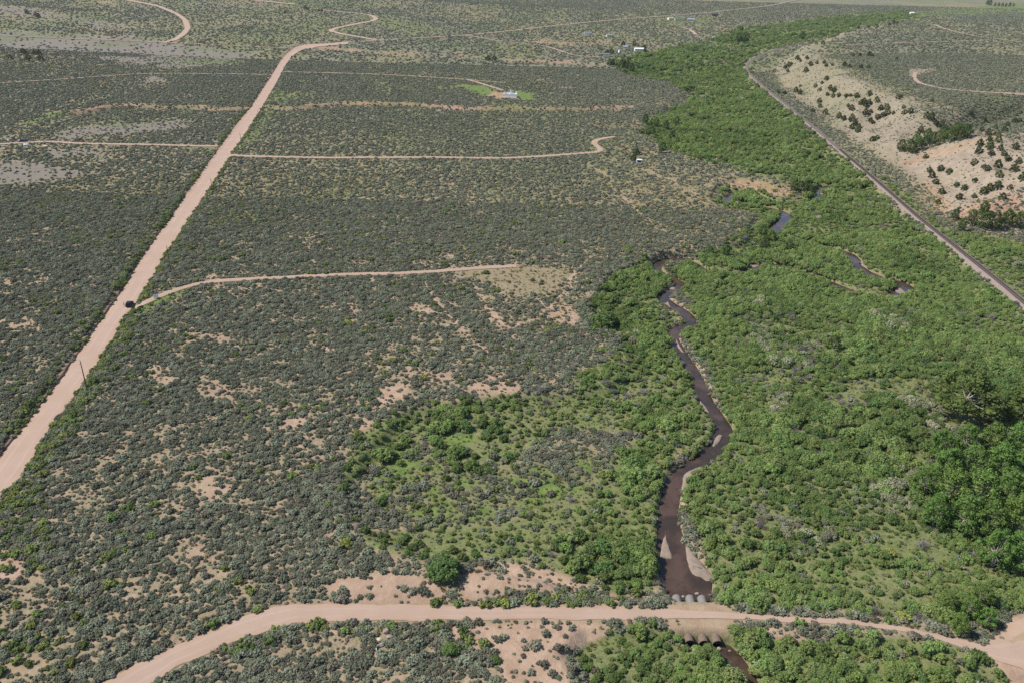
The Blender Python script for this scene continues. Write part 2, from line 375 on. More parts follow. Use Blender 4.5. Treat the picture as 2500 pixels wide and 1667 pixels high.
# pale grey flats at the upper left
for p, f in (([(-300, 70), (0, 73), (150, 82), (330, 92), (400, 103), (560, 122), (640, 130), (560, 160), (420, 168), (330, 160), (250, 145), (120, 135), (0, 118), (-300, 110)], 8),
             ([(-200, 10), (20, 14), (120, 30), (250, 55), (330, 72), (250, 72), (120, 40), (-200, 25)], 6),
             ([(190, 312), (300, 298), (480, 296), (420, 318), (300, 330), (150, 340), (120, 330)], 8), ([(330, 190), (390, 186), (420, 200), (340, 206)], 5),
             ([(-200, 400), (60, 395), (170, 410), (250, 425), (60, 450), (-200, 455)], 10), ([(100, 362), (240, 362), (260, 378), (140, 384)], 6)):
    m = area(p, f); grey = np.maximum(grey, m); sage = put(sage, m, 0.13)
sage = put(sage, band([(-100, 118), (60, 128), (180, 132), (300, 134), (360, 138)], 4, 3), 0.9)
# dry yellow hillsides
for p in ([(-200, 20), (60, 28), (200, 50), (260, 75), (100, 60), (-200, 50)], [(-200, 130), (120, 140), (240, 160), (200, 180), (-200, 190)],
          [(640, 30), (760, 30), (860, 60), (800, 80), (680, 60)], [(420, 20), (560, 30), (640, 60), (560, 80), (470, 70)],
          [(200, 430), (420, 430), (360, 530), (180, 540), (100, 480)], [(600, 330), (1000, 300), (1040, 420), (820, 500), (560, 470)]):
    olive = np.maximum(olive, 0.8 * area(p, 25)); sage = put(sage, 0.35 * area(p, 25), 0.55)
# lush grass patches
for p, v in (([(60, 295), (150, 272), (160, 285), (40, 312)], 1), ([(405, 143), (480, 146), (600, 150), (590, 158), (480, 152)], 1), ([(655, 215), (690, 220), (800, 240), (650, 252)], .8),
             ([(600, 300), (650, 260), (700, 275), (640, 330), (590, 372), (570, 378)], .7), ([(1105, 212), (1170, 208), (1215, 224), (1200, 236), (1160, 225)], 1), ([(1262, 226), (1300, 230), (1295, 245), (1260, 240)], 1),
             ([(1410, 84), (1500, 90), (1560, 96), (1480, 95)], .9), ([(440, 355), (530, 360), (510, 372), (450, 366)], .7), ([(860, 30), (960, 40), (1100, 80), (1000, 88), (940, 70)], .6),
             ([(330, 740), (400, 712), (455, 700), (460, 712), (400, 745), (330, 775)], 1), ([(1590, 45), (1740, 40), (1760, 58), (1640, 62)], .7), ([(1440, 370), (1560, 372), (1580, 385), (1450, 385)], .5)):
    m = area(p, 7) * v; green = np.maximum(green, m); sage = put(sage, m, 0.15)
m = area([(1090, 656), (1250, 646), (1392, 650), (1400, 672), (1370, 700), (1310, 725), (1240, 718), (1180, 690), (1110, 668)], 6)
grey = put(grey, m, 0.25); green = put(green, m, 0.12); olive = put(olive, m, 0.6); sage = put(sage, m, 0.03); bare = np.maximum(bare, 0.55 * m)
m = area([(1100, 212), (1170, 206), (1215, 222), (1205, 236), (1160, 226)], 3); m = np.maximum(m, area([(1262, 224), (1305, 228), (1300, 248), (1262, 243)], 3)); green = np.maximum(green, m); sage = put(sage, m, 0.02)
m = area([(1192, 226), (1250, 224), (1272, 242), (1212, 243), (1188, 237)], 2); red = put(red, m, 0.6); bare = np.maximum(bare, m); sage = put(sage, m, 0.0); green = put(green, m, 0.0)
m = area([(2208, 172), (2239, 166), (2292, 171), (2250, 182), (2236, 190), (2222, 185)], 4)
grey = put(grey, m, 0.6); sage = put(sage, m, 0.03); bare = np.maximum(bare, 0.5 * m)
# riparian zone
for p, v, f in (
    ([(1760, 1478), (1700, 1300), (1660, 1190), (1700, 1090), (1765, 1010), (1730, 900), (1690, 850), (1655, 790), (1680, 740), (1640, 660), (1700, 640), (1760, 600), (1840, 560), (1900, 500), (1960, 470), (2060, 440), (2110, 445), (2240, 555), (2380, 668),
      (2500, 765), (2750, 960), (2750, 1440), (2450, 1490), (2330, 1520), (2200, 1505), (2050, 1492), (1900, 1482)], 0.95, 10),
    ([(1400, 930), (1530, 840), (1480, 800), (1440, 740), (1480, 690), (1560, 640), (1620, 650), (1640, 690), (1600, 740), (1650, 770), (1640, 830), (1700, 900), (1730, 990), (1735, 1060), (1650, 1110), (1610, 1200), (1600, 1330), (1590, 1440), (1500, 1450), (1400, 1400), (1360, 1300), (1430, 1200), (1500, 1120), (1560, 1060), (1500, 1000), (1400, 1000)], 0.62, 12),
    ([(1480, 150), (1560, 132), (1700, 110), (1850, 128), (1822, 170), (1860, 222), (1945, 290), (2050, 380), (2112, 440), (1960, 470), (1990, 452), (1850, 430), (1700, 390), (1600, 352), (1575, 310), (1610, 280), (1690, 250), (1640, 200), (1540, 186)], 0.85, 6),
    ([(1720, 100), (1800, 70), (1950, 50), (2060, 38), (2200, 28), (2250, 42), (2150, 58), (2050, 84), (1970, 104), (1890, 122), (1850, 130)], 0.5, 4),
    ([(2140, 425), (2220, 480), (2260, 530), (2330, 565), (2500, 590), (2700, 610), (2700, 880), (2500, 735), (2300, 575), (2170, 465)], 0.5, 8),
    ([(1500, 1545), (1590, 1522), (1680, 1545), (1850, 1542), (1880, 1560), (1990, 1575), (2050, 1545), (2250, 1560), (2330, 1580), (2400, 1612), (2470, 1680), (2600, 1900), (1440, 1900), (1440, 1650), (1400, 1600), (1430, 1570)], 0.95, 8),
    ([(1752, 500), (1762, 452), (1830, 452), (1900, 468), (1990, 488), (1960, 525), (1880, 545), (1800, 515)], 0.8, 4),
    ([(880, 1060), (1000, 990), (1300, 962), (1480, 960), (1700, 1010), (1600, 1060), (1350, 1050), (1250, 1140), (1100, 1140), (1040, 1060), (900, 1150), (830, 1200)], 0.42, 14),
    ([(880, 1300), (1000, 1290), (1250, 1270), (1450, 1180), (1560, 1230), (1560, 1440), (1450, 1430), (1300, 1370), (1050, 1370), (900, 1340)], 0.45, 14),
):
    m = area(p, f); willow = np.maximum(willow, m * v); sage = put(sage, np.minimum(1, m * 1.2), 0.06); green = np.maximum(green, 0.72 * m); olive = put(olive, m, 0.35); bare = put(bare, m, 0.0)
m = area([(900, 1180), (960, 1080), (1030, 1060), (1080, 1110), (1180, 1165), (1300, 1120), (1430, 1100), (1490, 1140), (1430, 1220), (1240, 1280), (1040, 1290), (930, 1260)], 42) * (0.55 + 0.45 * sstep(0.3, 0.55, fbm(GX, GY, 9, 3, 121.0)))
green = np.maximum(green, m); willow = put(willow, m, 0.10); sage = put(sage, m, 0.05); olive = put(olive, m, 0.25)
arc = band([(1090, 1015), (1085, 1070), (1110, 1125), (1180, 1140), (1240, 1120), (1300, 1075), (1380, 1035), (1480, 1010), (1560, 1030)], 26, 10)
arc = np.maximum(arc, area([(1090, 1000), (1300, 975), (1330, 1040), (1240, 1110), (1150, 1080), (1100, 1040)], 10) * 0.8)
willow = np.maximum(willow, arc * 0.9)
m = area([(1060, 1060), (1160, 1050), (1170, 1080), (1120, 1100), (1070, 1080)], 8) ; willow = put(willow, m, 0.0); green = np.maximum(green, m)
# openings in the thicket
for p, v in (([(2060, 930), (2160, 915), (2270, 930), (2275, 985), (2180, 975), (2060, 960)], .12), ([(1870, 890), (1960, 900), (1950, 960), (1880, 950)], .3), ([(1940, 1120), (1980, 1140), (1975, 1165), (1945, 1150)], .1),
             ([(2150, 1300), (2260, 1290), (2300, 1340), (2230, 1370)], .35), ([(2000, 700), (2110, 725), (2170, 735), (2165, 715), (2100, 700), (2060, 690)], .05), ([(1700, 665), (1810, 676), (1820, 662), (1750, 650)], .1),
             ([(1840, 770), (1960, 800), (1970, 830), (1880, 800)], .35), ([(1890, 470), (1960, 475), (1990, 495), (1900, 500)], .2), ([(2330, 1010), (2480, 1030), (2500, 1070), (2380, 1060)], .2)):
    m = area(p, 8); willow = np.where(m > 0.01, willow * (1 - m) + np.minimum(willow, v) * m, willow)
m = area([(2190, 930), (2275, 935), (2270, 990), (2200, 980)], 10); olive = np.maximum(olive, m)
for p in ([(1590, 1478), (1790, 1480), (1790, 1500), (1590, 1500)], [(1610, 1512), (1790, 1514), (1770, 1556), (1640, 1552)]):
    m = area(p, 6); bare = np.maximum(bare, 0.85 * m); green = put(green, m, 0.15); willow = put(willow, m, 0.03); sage = put(sage, m, 0.02)
m = area([(2040, 42), (2180, 31), (2330, 22), (2500, 8), (2700, 0), (2700, 25), (2500, 34), (2330, 40), (2200, 48), (2080, 52)], 4); green = np.maximum(green, 0.85 * m); sage = put(sage, m, 0.25)
# green verge along the main road
dm_g, side_g, _ = seg_dist(GX, GY, road_mid, 16)
verge = (1 - sstep(5.5, 9.5, dm_g)) * sstep(0.25, 0.5, fbm(GX, GY, 12, 2, 77)) 
verge = np.maximum(verge, (1 - sstep(7, 13, dm_g)) * (GY < 260) * (side_g > 0))
small = np.maximum(small, verge * (GY < 700))
green = np.maximum(green, 0.6 * verge * (GY < 420))
# mesa slopes: thin sage, pale soil
toe_g = poly_sd(GX, GY, W(TOE))
slope = sstep(4, 14, toe_g) * (1 - sstep(46, 92, toe_g + 40 * (fbm(GX, GY, 40, 3, 18.0) - 0.5))) * (GY < 1500)
pale = slope * sstep(0.26, 0.46, fbm(GX, GY, 26, 3, 15.0))
sage = sage * (1 - 0.55 * pale) * (1 - 0.15 * slope)
bare = np.maximum(bare, 0.62 * pale); olive = olive * (1 - 0.8 * slope); green = green * (1 - 0.7 * slope)
spur = area([(2190, 420), (2240, 385), (2400, 340), (2500, 320), (2700, 300), (2700, 600), (2500, 580), (2330, 555), (2260, 500)], 10)
bare = np.maximum(bare, 0.85 * spur * sstep(0.3, 0.5, fbm(GX, GY, 20, 3, 16.0))); sage = sage * (1 - 0.45 * spur)
red = np.maximum(red, 0.55 * np.maximum(area([(2190, 400), (2260, 370), (2400, 338), (2400, 350), (2270, 385), (2210, 410)], 5), area([(2260, 440), (2300, 460), (2330, 520), (2420, 480), (2500, 470), (2500, 540), (2300, 545), (2265, 500)], 14)))
red = np.maximum(red, 0.35 * area([(1890, 190), (1940, 185), (1930, 210), (1895, 205)], 6)); red = np.maximum(red, 0.35 * area([(1915, 235), (1950, 230), (1950, 265), (1925, 262)], 6))
m = area([(1775, 438), (1850, 438), (1910, 452), (1965, 462), (1925, 482), (1850, 468), (1785, 462)], 4); red = np.maximum(red, 0.7 * m); bare = np.maximum(bare, m); sage = put(sage, m, 0.05); willow = put(willow, m, 0.03); green = put(green, m, 0.0)
for pts, wd in (([(1690, 600), (1560, 520), (1500, 450), (1440, 400)], 4), ([(1660, 480), (1715, 455), (1740, 440), (1800, 424)], 4), ([(1560, 410), (1640, 440), (1690, 470), (1720, 500)], 4), ([(1740, 450), (1730, 480), (1745, 500)], 4), ([(1240, 800), (1330, 770), (1420, 650), (1450, 600)], 5), ([(1150, 700), (1200, 780), (1260, 830)], 5), ([(1040, 690), (1060, 740), (1120, 800), (1200, 860)], 5)):
    m = band(pts, wd, 3); bare = np.maximum(bare, 0.8 * m); sage = sage * (1 - 0.75 * m)
bank = area([(1610, 598), (1690, 600), (1810, 612), (1800, 622), (1700, 616), (1600, 612)], 5); bare = np.maximum(bare, 0.8 * bank); red = np.maximum(red, 0.4 * bank)
bare = np.maximum(bare, 1 - sstep(0.12, 0.45, np.maximum(sage, np.maximum(willow, np.maximum(green, np.maximum(olive, grey))))))
sage = np.clip(sage, 0, 1); willow = np.clip(willow, 0, 1)

# ------------------------------------------------------------------ materials
def mat(name):
    m = bpy.data.materials.new(name); m.use_nodes = True
    b = m.node_tree.nodes['Principled BSDF']; b.inputs['Specular IOR Level'].default_value = 0.25
    return m, m.node_tree, b
def simple(name, col, rough=0.7, metal=0.0, var=0.12, scale=6.0, bump=0.0):
    m, t, b = mat(name); N, L = t.nodes, t.links
    tc = N.new('ShaderNodeTexCoord'); no = N.new('ShaderNodeTexNoise'); no.inputs['Scale'].default_value = scale; no.inputs['Detail'].default_value = 5
    L.new(tc.outputs['Object'], no.inputs['Vector'])
    mx = N.new('ShaderNodeMix'); mx.data_type = 'RGBA'
    mx.inputs[6].default_value = tuple(c * (1 - var) for c in col) + (1,); mx.inputs[7].default_value = tuple(min(1, c * (1 + var)) for c in col) + (1,)
    L.new(no.outputs[0], mx.inputs[0]); L.new(mx.outputs[2], b.inputs['Base Color'])
    b.inputs['Roughness'].default_value = rough; b.inputs['Metallic'].default_value = metal
    if bump:
        bp = N.new('ShaderNodeBump'); bp.inputs['Strength'].default_value = bump; bp.inputs['Distance'].default_value = 0.05
        L.new(no.outputs[0], bp.inputs['Height']); L.new(bp.outputs[0], b.inputs['Normal'])
    return m

class NB:
    """small node-building helper"""
    def __init__(s, t): s.t = t; s.N = t.nodes; s.L = t.links
    def _in(s, sock, v):
        if isinstance(v, bpy.types.NodeSocket): s.L.new(v, sock)
        else: sock.default_value = v
    def noise(s, vec, scale, detail=4, rough=0.55):
        n = s.N.new('ShaderNodeTexNoise'); n.inputs['Scale'].default_value = scale; n.inputs['Detail'].default_value = detail; n.inputs['Roughness'].default_value = rough
        s.L.new(vec, n.inputs['Vector']); return n.outputs[0]
    def ramp(s, v, a, b, lo=0.0, hi=1.0):
        n = s.N.new('ShaderNodeMapRange'); n.interpolation_type = 'SMOOTHSTEP'
        s._in(n.inputs[0], v)
        for k, x in enumerate((a, b, lo, hi)): n.inputs[k + 1].default_value = x
        return n.outputs[0]
    def math(s, op, a, b=0.5):
        n = s.N.new('ShaderNodeMath'); n.operation = op; s._in(n.inputs[0], a); s._in(n.inputs[1], b); return n.outputs[0]
    def mix(s, f, a, b, blend='MIX'):
        n = s.N.new('ShaderNodeMix'); n.data_type = 'RGBA'; n.blend_type = blend
        s._in(n.inputs[0], f); s._in(n.inputs[6], a if isinstance(a, bpy.types.NodeSocket) else tuple(a) + (1,)); s._in(n.inputs[7], b if isinstance(b, bpy.types.NodeSocket) else tuple(b) + (1,))
        return n.outputs[2]
    def attr(s, name):
        n = s.N.new('ShaderNodeAttribute'); n.attribute_name = name; return n.outputs['Fac']
    def coords(s):
        return s.N.new('ShaderNodeTexCoord').outputs['Object']
    def stretch(s, vec, sc, rot=(0, 0, 0)):
        n = s.N.new('ShaderNodeMapping'); n.inputs['Scale'].default_value = sc; n.inputs['Rotation'].default_value = rot; s.L.new(vec, n.inputs['Vector']); return n.outputs[0]

SOIL_A, SOIL_B, SOIL_C = (0.335, 0.228, 0.158), (0.42, 0.30, 0.215), (0.26, 0.17, 0.118)
def ground_material():
    m, t, b = mat('ground'); n = NB(t); P = n.coords()
    big = n.noise(P, 0.03, 4); mid = n.noise(P, 0.25, 5); fine = n.noise(P, 1.6, 4, 0.6); med = n.noise(P, 0.07, 6, 0.65)
    soil = n.mix(n.ramp(mid, 0.35, 0.65), SOIL_A, SOIL_B)
    soil = n.mix(n.ramp(big, 0.4, 0.7, 0, 0.45), soil, SOIL_C)
    soil = n.mix(n.ramp(fine, 0.55, 0.75, 0, 0.35), soil, (0.27, 0.185, 0.13))
    redc = n.mix(n.ramp(mid, 0.35, 0.65), (0.33, 0.17, 0.115), (0.40, 0.245, 0.17))
    soil = n.mix(n.attr('red'), soil, redc)
    soil = n.mix(n.attr('ash'), soil, n.mix(n.ramp(mid, 0.35, 0.65), (0.245, 0.195, 0.148), (0.315, 0.255, 0.20)))
    # litter, dry grass and herbs between the bushes
    litter = n.mix(n.ramp(fine, 0.35, 0.65), (0.165, 0.15, 0.085), (0.265, 0.225, 0.14))
    open_ = n.math('SUBTRACT', 1.0, n.attr('bare'))
    c = n.mix(n.math('MULTIPLY', n.math('MULTIPLY', open_, n.ramp(n.noise(P, 0.5, 5, 0.6), 0.32, 0.58)), 0.85), soil, litter)
    # sagebrush cover too far off to tell the bushes apart
    sg = n.mix(n.ramp(n.noise(P, 0.35, 4, 0.7), 0.36, 0.64), (0.12, 0.122, 0.08), (0.205, 0.20, 0.135))
    c = n.mix(n.math('MULTIPLY', n.attr('far_sage'), n.ramp(n.noise(P, 0.22, 5, 0.65), 0.28, 0.52, 0.72, 1.0)), c, sg)
    ol = n.mix(n.ramp(fine, 0.3, 0.7), (0.165, 0.155, 0.068), (0.235, 0.212, 0.095))
    c = n.mix(n.math('MULTIPLY', n.attr('olive'), n.ramp(n.noise(P, 0.3, 5, 0.65), 0.38, 0.62, 0.15, 0.95)), c, ol)
    gy = n.mix(n.ramp(fine, 0.3, 0.7), (0.165, 0.145, 0.118), (0.215, 0.188, 0.15))
    c = n.mix(n.math('MULTIPLY', n.attr('grey'), n.ramp(mid, 0.25, 0.5, 0.75, 1.0)), c, gy)
    gr = n.mix(n.ramp(n.noise(P, 0.8, 4, 0.65), 0.3, 0.7), (0.06, 0.098, 0.026), (0.145, 0.195, 0.055))
    gr = n.mix(n.ramp(med, 0.45, 0.65, 0, 0.55), gr, (0.165, 0.17, 0.07))
    lush = n.mix(n.ramp(n.noise(P, 0.35, 5, 0.7), 0.35, 0.65), (0.085, 0.14, 0.032), (0.165, 0.215, 0.06))
    gr = n.mix(n.ramp(n.attr('green'), 0.78, 0.98, 0, 0.9), gr, lush)
    c = n.mix(n.math('MULTIPLY', n.attr('green'), n.ramp(n.noise(P, 0.55, 5, 0.65), 0.25, 0.5, 0.55, 1.0)), c, gr)
    c = n.mix(n.attr('wet'), c, n.mix(n.ramp(fine, 0.35, 0.65), (0.19, 0.125, 0.095), (0.32, 0.23, 0.18)))
    t.links.new(c, b.inputs['Base Color']); b.inputs['Roughness'].default_value = 0.95; b.inputs['Specular IOR Level'].default_value = 0.1
    bp = t.nodes.new('ShaderNodeBump'); bp.inputs['Strength'].default_value = 0.7; bp.inputs['Distance'].default_value = 0.35
    t.links.new(n.noise(P, 0.9, 6, 0.65), bp.inputs['Height']); t.links.new(bp.outputs[0], b.inputs['Normal'])
    return m

def road_material(name, tone=1.0, grassy=0.0):
    tone *= 0.80
    m, t, b = mat(name); n = NB(t); P = n.coords()
    ac = n.attr('across')            # -1 .. 1 over the width, measured on the road itself
    along = n.attr('along')
    cv = t.nodes.new('ShaderNodeCombineXYZ'); t.links.new(n.math('MULTIPLY', ac, 5.0), cv.inputs[0]); t.links.new(n.math('MULTIPLY', along, 0.03), cv.inputs[1])
    tracks = n.noise(cv.outputs[0], 1.4, 5, 0.6)
    base = n.mix(n.ramp(n.noise(P, 0.12, 5, 0.6), 0.35, 0.65), (0.47 * tone, 0.315 * tone, 0.225 * tone), (0.52 * tone, 0.365 * tone, 0.27 * tone))
    base = n.mix(n.ramp(tracks, 0.42, 0.66, 0, 0.6), base, (0.475 * tone, 0.35 * tone, 0.275 * tone))
    ab = n.math('ABSOLUTE', ac, 0)
    base = n.mix(n.ramp(ab, 0.85, 0.35, 0, 0.45), base, (0.475 * tone, 0.35 * tone, 0.28 * tone))
    wt = n.math('ABSOLUTE', n.math('SUBTRACT', ab, 0.42), 0)
    base = n.mix(n.math('MULTIPLY', n.ramp(wt, 0.02, 0.14, 0.5, 0.0), n.ramp(n.noise(P, 0.06, 4), 0.35, 0.6)), base, (0.54 * tone, 0.41 * tone, 0.335 * tone))
    base = n.mix(n.math('MULTIPLY', n.ramp(ab, 0.86, 0.93, 0, 0.5), n.ramp(n.noise(P, 0.2, 4), 0.45, 0.6)), base, (0.27 * tone, 0.17 * tone, 0.12 * tone))
    base = n.mix(n.ramp(n.noise(P, 1.1, 5, 0.7), 0.56, 0.74, 0, 0.35), base, (0.38 * tone, 0.25 * tone, 0.175 * tone))
    if grassy:
        g = n.math('MULTIPLY', n.ramp(n.noise(P, 0.5, 5, 0.7), 0.48, 0.66), grassy)
        base = n.mix(g, base, (0.24, 0.22, 0.105))
    t.links.new(base, b.inputs['Base Color']); b.inputs['Roughness'].default_value = 0.95; b.inputs['Specular IOR Level'].default_value = 0.1
    bp = t.nodes.new('ShaderNodeBump'); bp.inputs['Strength'].default_value = 0.35; bp.inputs['Distance'].default_value = 0.12
    t.links.new(tracks, bp.inputs['Height']); t.links.new(bp.outputs[0], b.inputs['Normal'])
    return m

def foliage(name, dark, light, accent=None, trans=0.22, var=0.28):
    """leaf material: tone per leaf, random per plant"""
    m, t, b = mat(name); n = NB(t)
    oi = t.nodes.new('ShaderNodeObjectInfo')
    c = n.mix(n.attr('tone'), dark, light)
    if accent:
        c = n.mix(n.ramp(oi.outputs['Random'], 0.55, 1.0, 0, 0.8), c, accent)
    hsv = t.nodes.new('ShaderNodeHueSaturation')
    r2 = n.math('FRACT', n.math('MULTIPLY', oi.outputs['Random'], 17.31))
    t.links.new(n.ramp(r2, 0, 1, 1 - var, 1 + var), hsv.inputs['Value'])
    r3 = n.math('FRACT', n.math('MULTIPLY', oi.outputs['Random'], 91.7))
    t.links.new(n.ramp(r3, 0, 1, 0.485, 0.515), hsv.inputs['Hue'])
    t.links.new(c, hsv.inputs['Color']); c = hsv.outputs[0]
    t.links.new(c, b.inputs['Base Color']); b.inputs['Roughness'].default_value = 0.75; b.inputs['Specular IOR Level'].default_value = 0.15
    tr = t.nodes.new('ShaderNodeBsdfTranslucent'); t.links.new(c, tr.inputs[0])
    ms = t.nodes.new('ShaderNodeMixShader'); ms.inputs[0].default_value = trans
    t.links.new(b.outputs[0], ms.inputs[1]); t.links.new(tr.outputs[0], ms.inputs[2])
    t.links.new(ms.outputs[0], t.nodes['Material Output'].inputs[0])
    return m

M = {}
M['ground'] = ground_material()
M['road'] = road_material('dirt_road'); M['track'] = road_material('dirt_track', 0.95, 0.35); M['lower_road'] = road_material('lower_road', 0.97, 0.12)
M['sage'] = foliage('sage_leaf', (0.115, 0.128, 0.082), (0.29, 0.305, 0.21), (0.19, 0.165, 0.12), 0.15, 0.34)
M['rabbit'] = foliage('rabbitbrush_leaf', (0.085, 0.125, 0.035), (0.22, 0.27, 0.085), (0.24, 0.26, 0.07), 0.2)
M['tuft'] = foliage('bunch_grass', (0.20, 0.17, 0.06), (0.36, 0.31, 0.13), None, 0.2)
M['willow'] = foliage('willow_leaf', (0.125, 0.185, 0.048), (0.295, 0.385, 0.125), (0.25, 0.30, 0.115), 0.32, 0.18)
M['willow_grey'] = foliage('grey_willow_leaf', (0.18, 0.195, 0.11), (0.37, 0.38, 0.23), (0.33, 0.295, 0.20), 0.24)
M['willow_dark'] = foliage('dark_willow_leaf', (0.08, 0.13, 0.036), (0.19, 0.265, 0.085), (0.19, 0.225, 0.075), 0.28, 0.2)
M['dead'] = foliage('dead_twigs', (0.13, 0.115, 0.105), (0.30, 0.27, 0.245), None, 0.0)
M['juniper'] = foliage('juniper_needles', (0.042, 0.06, 0.022), (0.115, 0.14, 0.055), (0.12, 0.13, 0.055), 0.1)
M['cotton'] = foliage('cottonwood_leaf', (0.095, 0.165, 0.038), (0.235, 0.35, 0.085), (0.18, 0.27, 0.075), 0.36, 0.18)
M['bark'] = simple('pale_bark', (0.33, 0.29, 0.24), 0.9, 0, 0.3, 4, 0.4)
M['brown_bark'] = simple('juniper_bark', (0.13, 0.09, 0.065), 0.9, 0, 0.3, 6, 0.4)
M['twig'] = simple('twig', (0.16, 0.13, 0.105), 0.9, 0, 0.25, 6)

# ------------------------------------------------------------------ object helpers
def tag(o, label=None, cat=None, group=None, kind=None):
    if label: o['label'] = label
    if cat: o['category'] = cat
    if group: o['group'] = group
    if kind: o['kind'] = kind
    return o
def empty(name, loc, rz=0.0):
    o = bpy.data.objects.new(name, None); o.empty_display_size = 0.3; COL.objects.link(o); o.location = loc; o.rotation_euler = (0, 0, rz); return o
def mesh_obj(name, V, Fc, mats, parent=None, mi=None, attrs=None, smooth=False):
    me = bpy.data.meshes.new(name)
    V = np.asarray(V, np.float32); nv = len(V)
    if isinstance(Fc, np.ndarray):
        nf, k = Fc.shape
        me.vertices.add(nv); me.vertices.foreach_set('co', V.ravel())
        me.loops.add(nf * k); me.loops.foreach_set('vertex_index', Fc.ravel().astype(np.int32))
        me.polygons.add(nf); me.polygons.foreach_set('loop_start', np.arange(0, nf * k, k, dtype=np.int32)); me.polygons.foreach_set('loop_total', np.full(nf, k, np.int32))
        me.update(calc_edges=True)
    else:
        me.from_pydata([tuple(map(float, v)) for v in V], [], Fc); me.update()
    for mm in (mats if isinstance(mats, (list, tuple)) else [mats]): me.materials.append(mm)
    if mi is not None: me.polygons.foreach_set('material_index', np.asarray(mi, np.int32))
    for an, (dom, arr) in (attrs or {}).items():
        a = me.attributes.new(an, 'FLOAT', dom); a.data.foreach_set('value', np.asarray(arr, np.float32).ravel())
    if smooth: me.polygons.foreach_set('use_smooth', np.ones(len(me.polygons), bool))
    o = bpy.data.objects.new(name, me); COL.objects.link(o)
    if parent is not None: o.parent = parent
    return o
def copy_tree(root):
    r = root.copy(); COL.objects.link(r)
    for ch in root.children:
        c = ch.copy(); COL.objects.link(c); c.parent = r
        for g in ch.children:
            d = g.copy(); COL.objects.link(d); d.parent = c
    return r

class MB:
    """collects boxes, tubes, rings and prisms into one mesh"""
    def __init__(s): s.v, s.f = [], []
    def add(s, V, Fc):
        k = len(s.v); s.v += [tuple(p) for p in V]; s.f += [tuple(i + k for i in q) for q in Fc]; return s
    def box(s, x0, x1, y0, y1, z0, z1, taper=0.0):
        t = taper
        return s.add([(x0, y0, z0), (x1, y0, z0), (x1, y1, z0), (x0, y1, z0), (x0 + t, y0 + t, z1), (x1 - t, y0 + t, z1), (x1 - t, y1 - t, z1), (x0 + t, y1 - t, z1)],
                     [(3, 2, 1, 0), (4, 5, 6, 7), (0, 1, 5, 4), (1, 2, 6, 5), (2, 3, 7, 6), (3, 0, 4, 7)])
    def loft(s, rings, cap=True):
        n = len(rings[0]); V = [p for r in rings for p in r]; Fc = []
        for i in range(len(rings) - 1):
            for j in range(n):
                a = i * n + j; b = i * n + (j + 1) % n
                Fc.append((a, b, b + n, a + n))
        if cap: Fc += [tuple(range(n))[::-1], tuple(range((len(rings) - 1) * n, len(rings) * n))]
        return s.add(V, Fc)
    def tube(s, pts, rad, n=7):
        pts = [Vector(p) for p in pts]; rings = []
        rad = rad if isinstance(rad, (list, tuple)) else [rad] * len(pts)
        for i, p in enumerate(pts):
            d = (pts[min(i + 1, len(pts) - 1)] - pts[max(i - 1, 0)]).normalized()
            a = d.orthogonal().normalized() if abs(d.z) < 0.99 else Vector((1, 0, 0)); b = d.cross(a)
            rings.append([tuple(p + rad[i] * (math.cos(t) * a + math.sin(t) * b)) for t in [2 * math.pi * k / n for k in range(n)]])
        return s.loft(rings)
    def prism(s, prof, y0, y1):
        """profile in x,z extruded along y"""
        return s.loft([[(x, y0, z) for x, z in prof], [(x, y1, z) for x, z in prof]])
    def build(s, name, m, parent=None, smooth=False):
        o = mesh_obj(name, s.v, s.f, m, parent)
        bm = bmesh.new(); bm.from_mesh(o.data); bmesh.ops.recalc_face_normals(bm, faces=bm.faces); bm.to_mesh(o.data); bm.free()
        if smooth: o.data.polygons.foreach_set('use_smooth', np.ones(len(o.data.polygons), bool))
        return o

# ------------------------------------------------------------------ ground, roads, creek
cr_d, _, cr_p = seg_dist(GX, GY, creek_s[:, :2], 14)
_dl = np.r_[0, np.cumsum(np.linalg.norm(np.diff(creek_s[:, :2], axis=0), axis=1))]
cr_hw = np.interp(cr_p, _dl, creek_s[:, 2])
wet = (1 - sstep(cr_hw + 0.6, cr_hw + 1.6, cr_d)) * sstep(6.0, 8.0, seg_dist(GX, GY, lower_mid, 16)[0])
dist_g = np.hypot(GX, GY)
far_sage = sage * (0.25 + 0.75 * sstep(380, 950, dist_g)) * (1 - grey)
far_sage = np.maximum(far_sage * sstep(260, 600, dist_g), 0)
quads = (np.arange((NR - 1) * NC).reshape(NR - 1, NC)[:, :-1]).ravel()
quads = np.stack([quads, quads + 1, quads + 1 + NC, quads + NC], 1)
g = mesh_obj('ground', np.stack([GX, GY, GZ], -1).reshape(-1, 3), quads, M['ground'], smooth=True,
             attrs={k: ('POINT', v) for k, v in dict(ash=np.clip(slope + 0.5 * spur, 0, 0.9) * (1 - 0.8 * np.clip(red * 2, 0, 1)), bare=bare, red=red, olive=olive, green=green, grey=grey, wet=wet, far_sage=far_sage).items()})
tag(g, kind='structure')

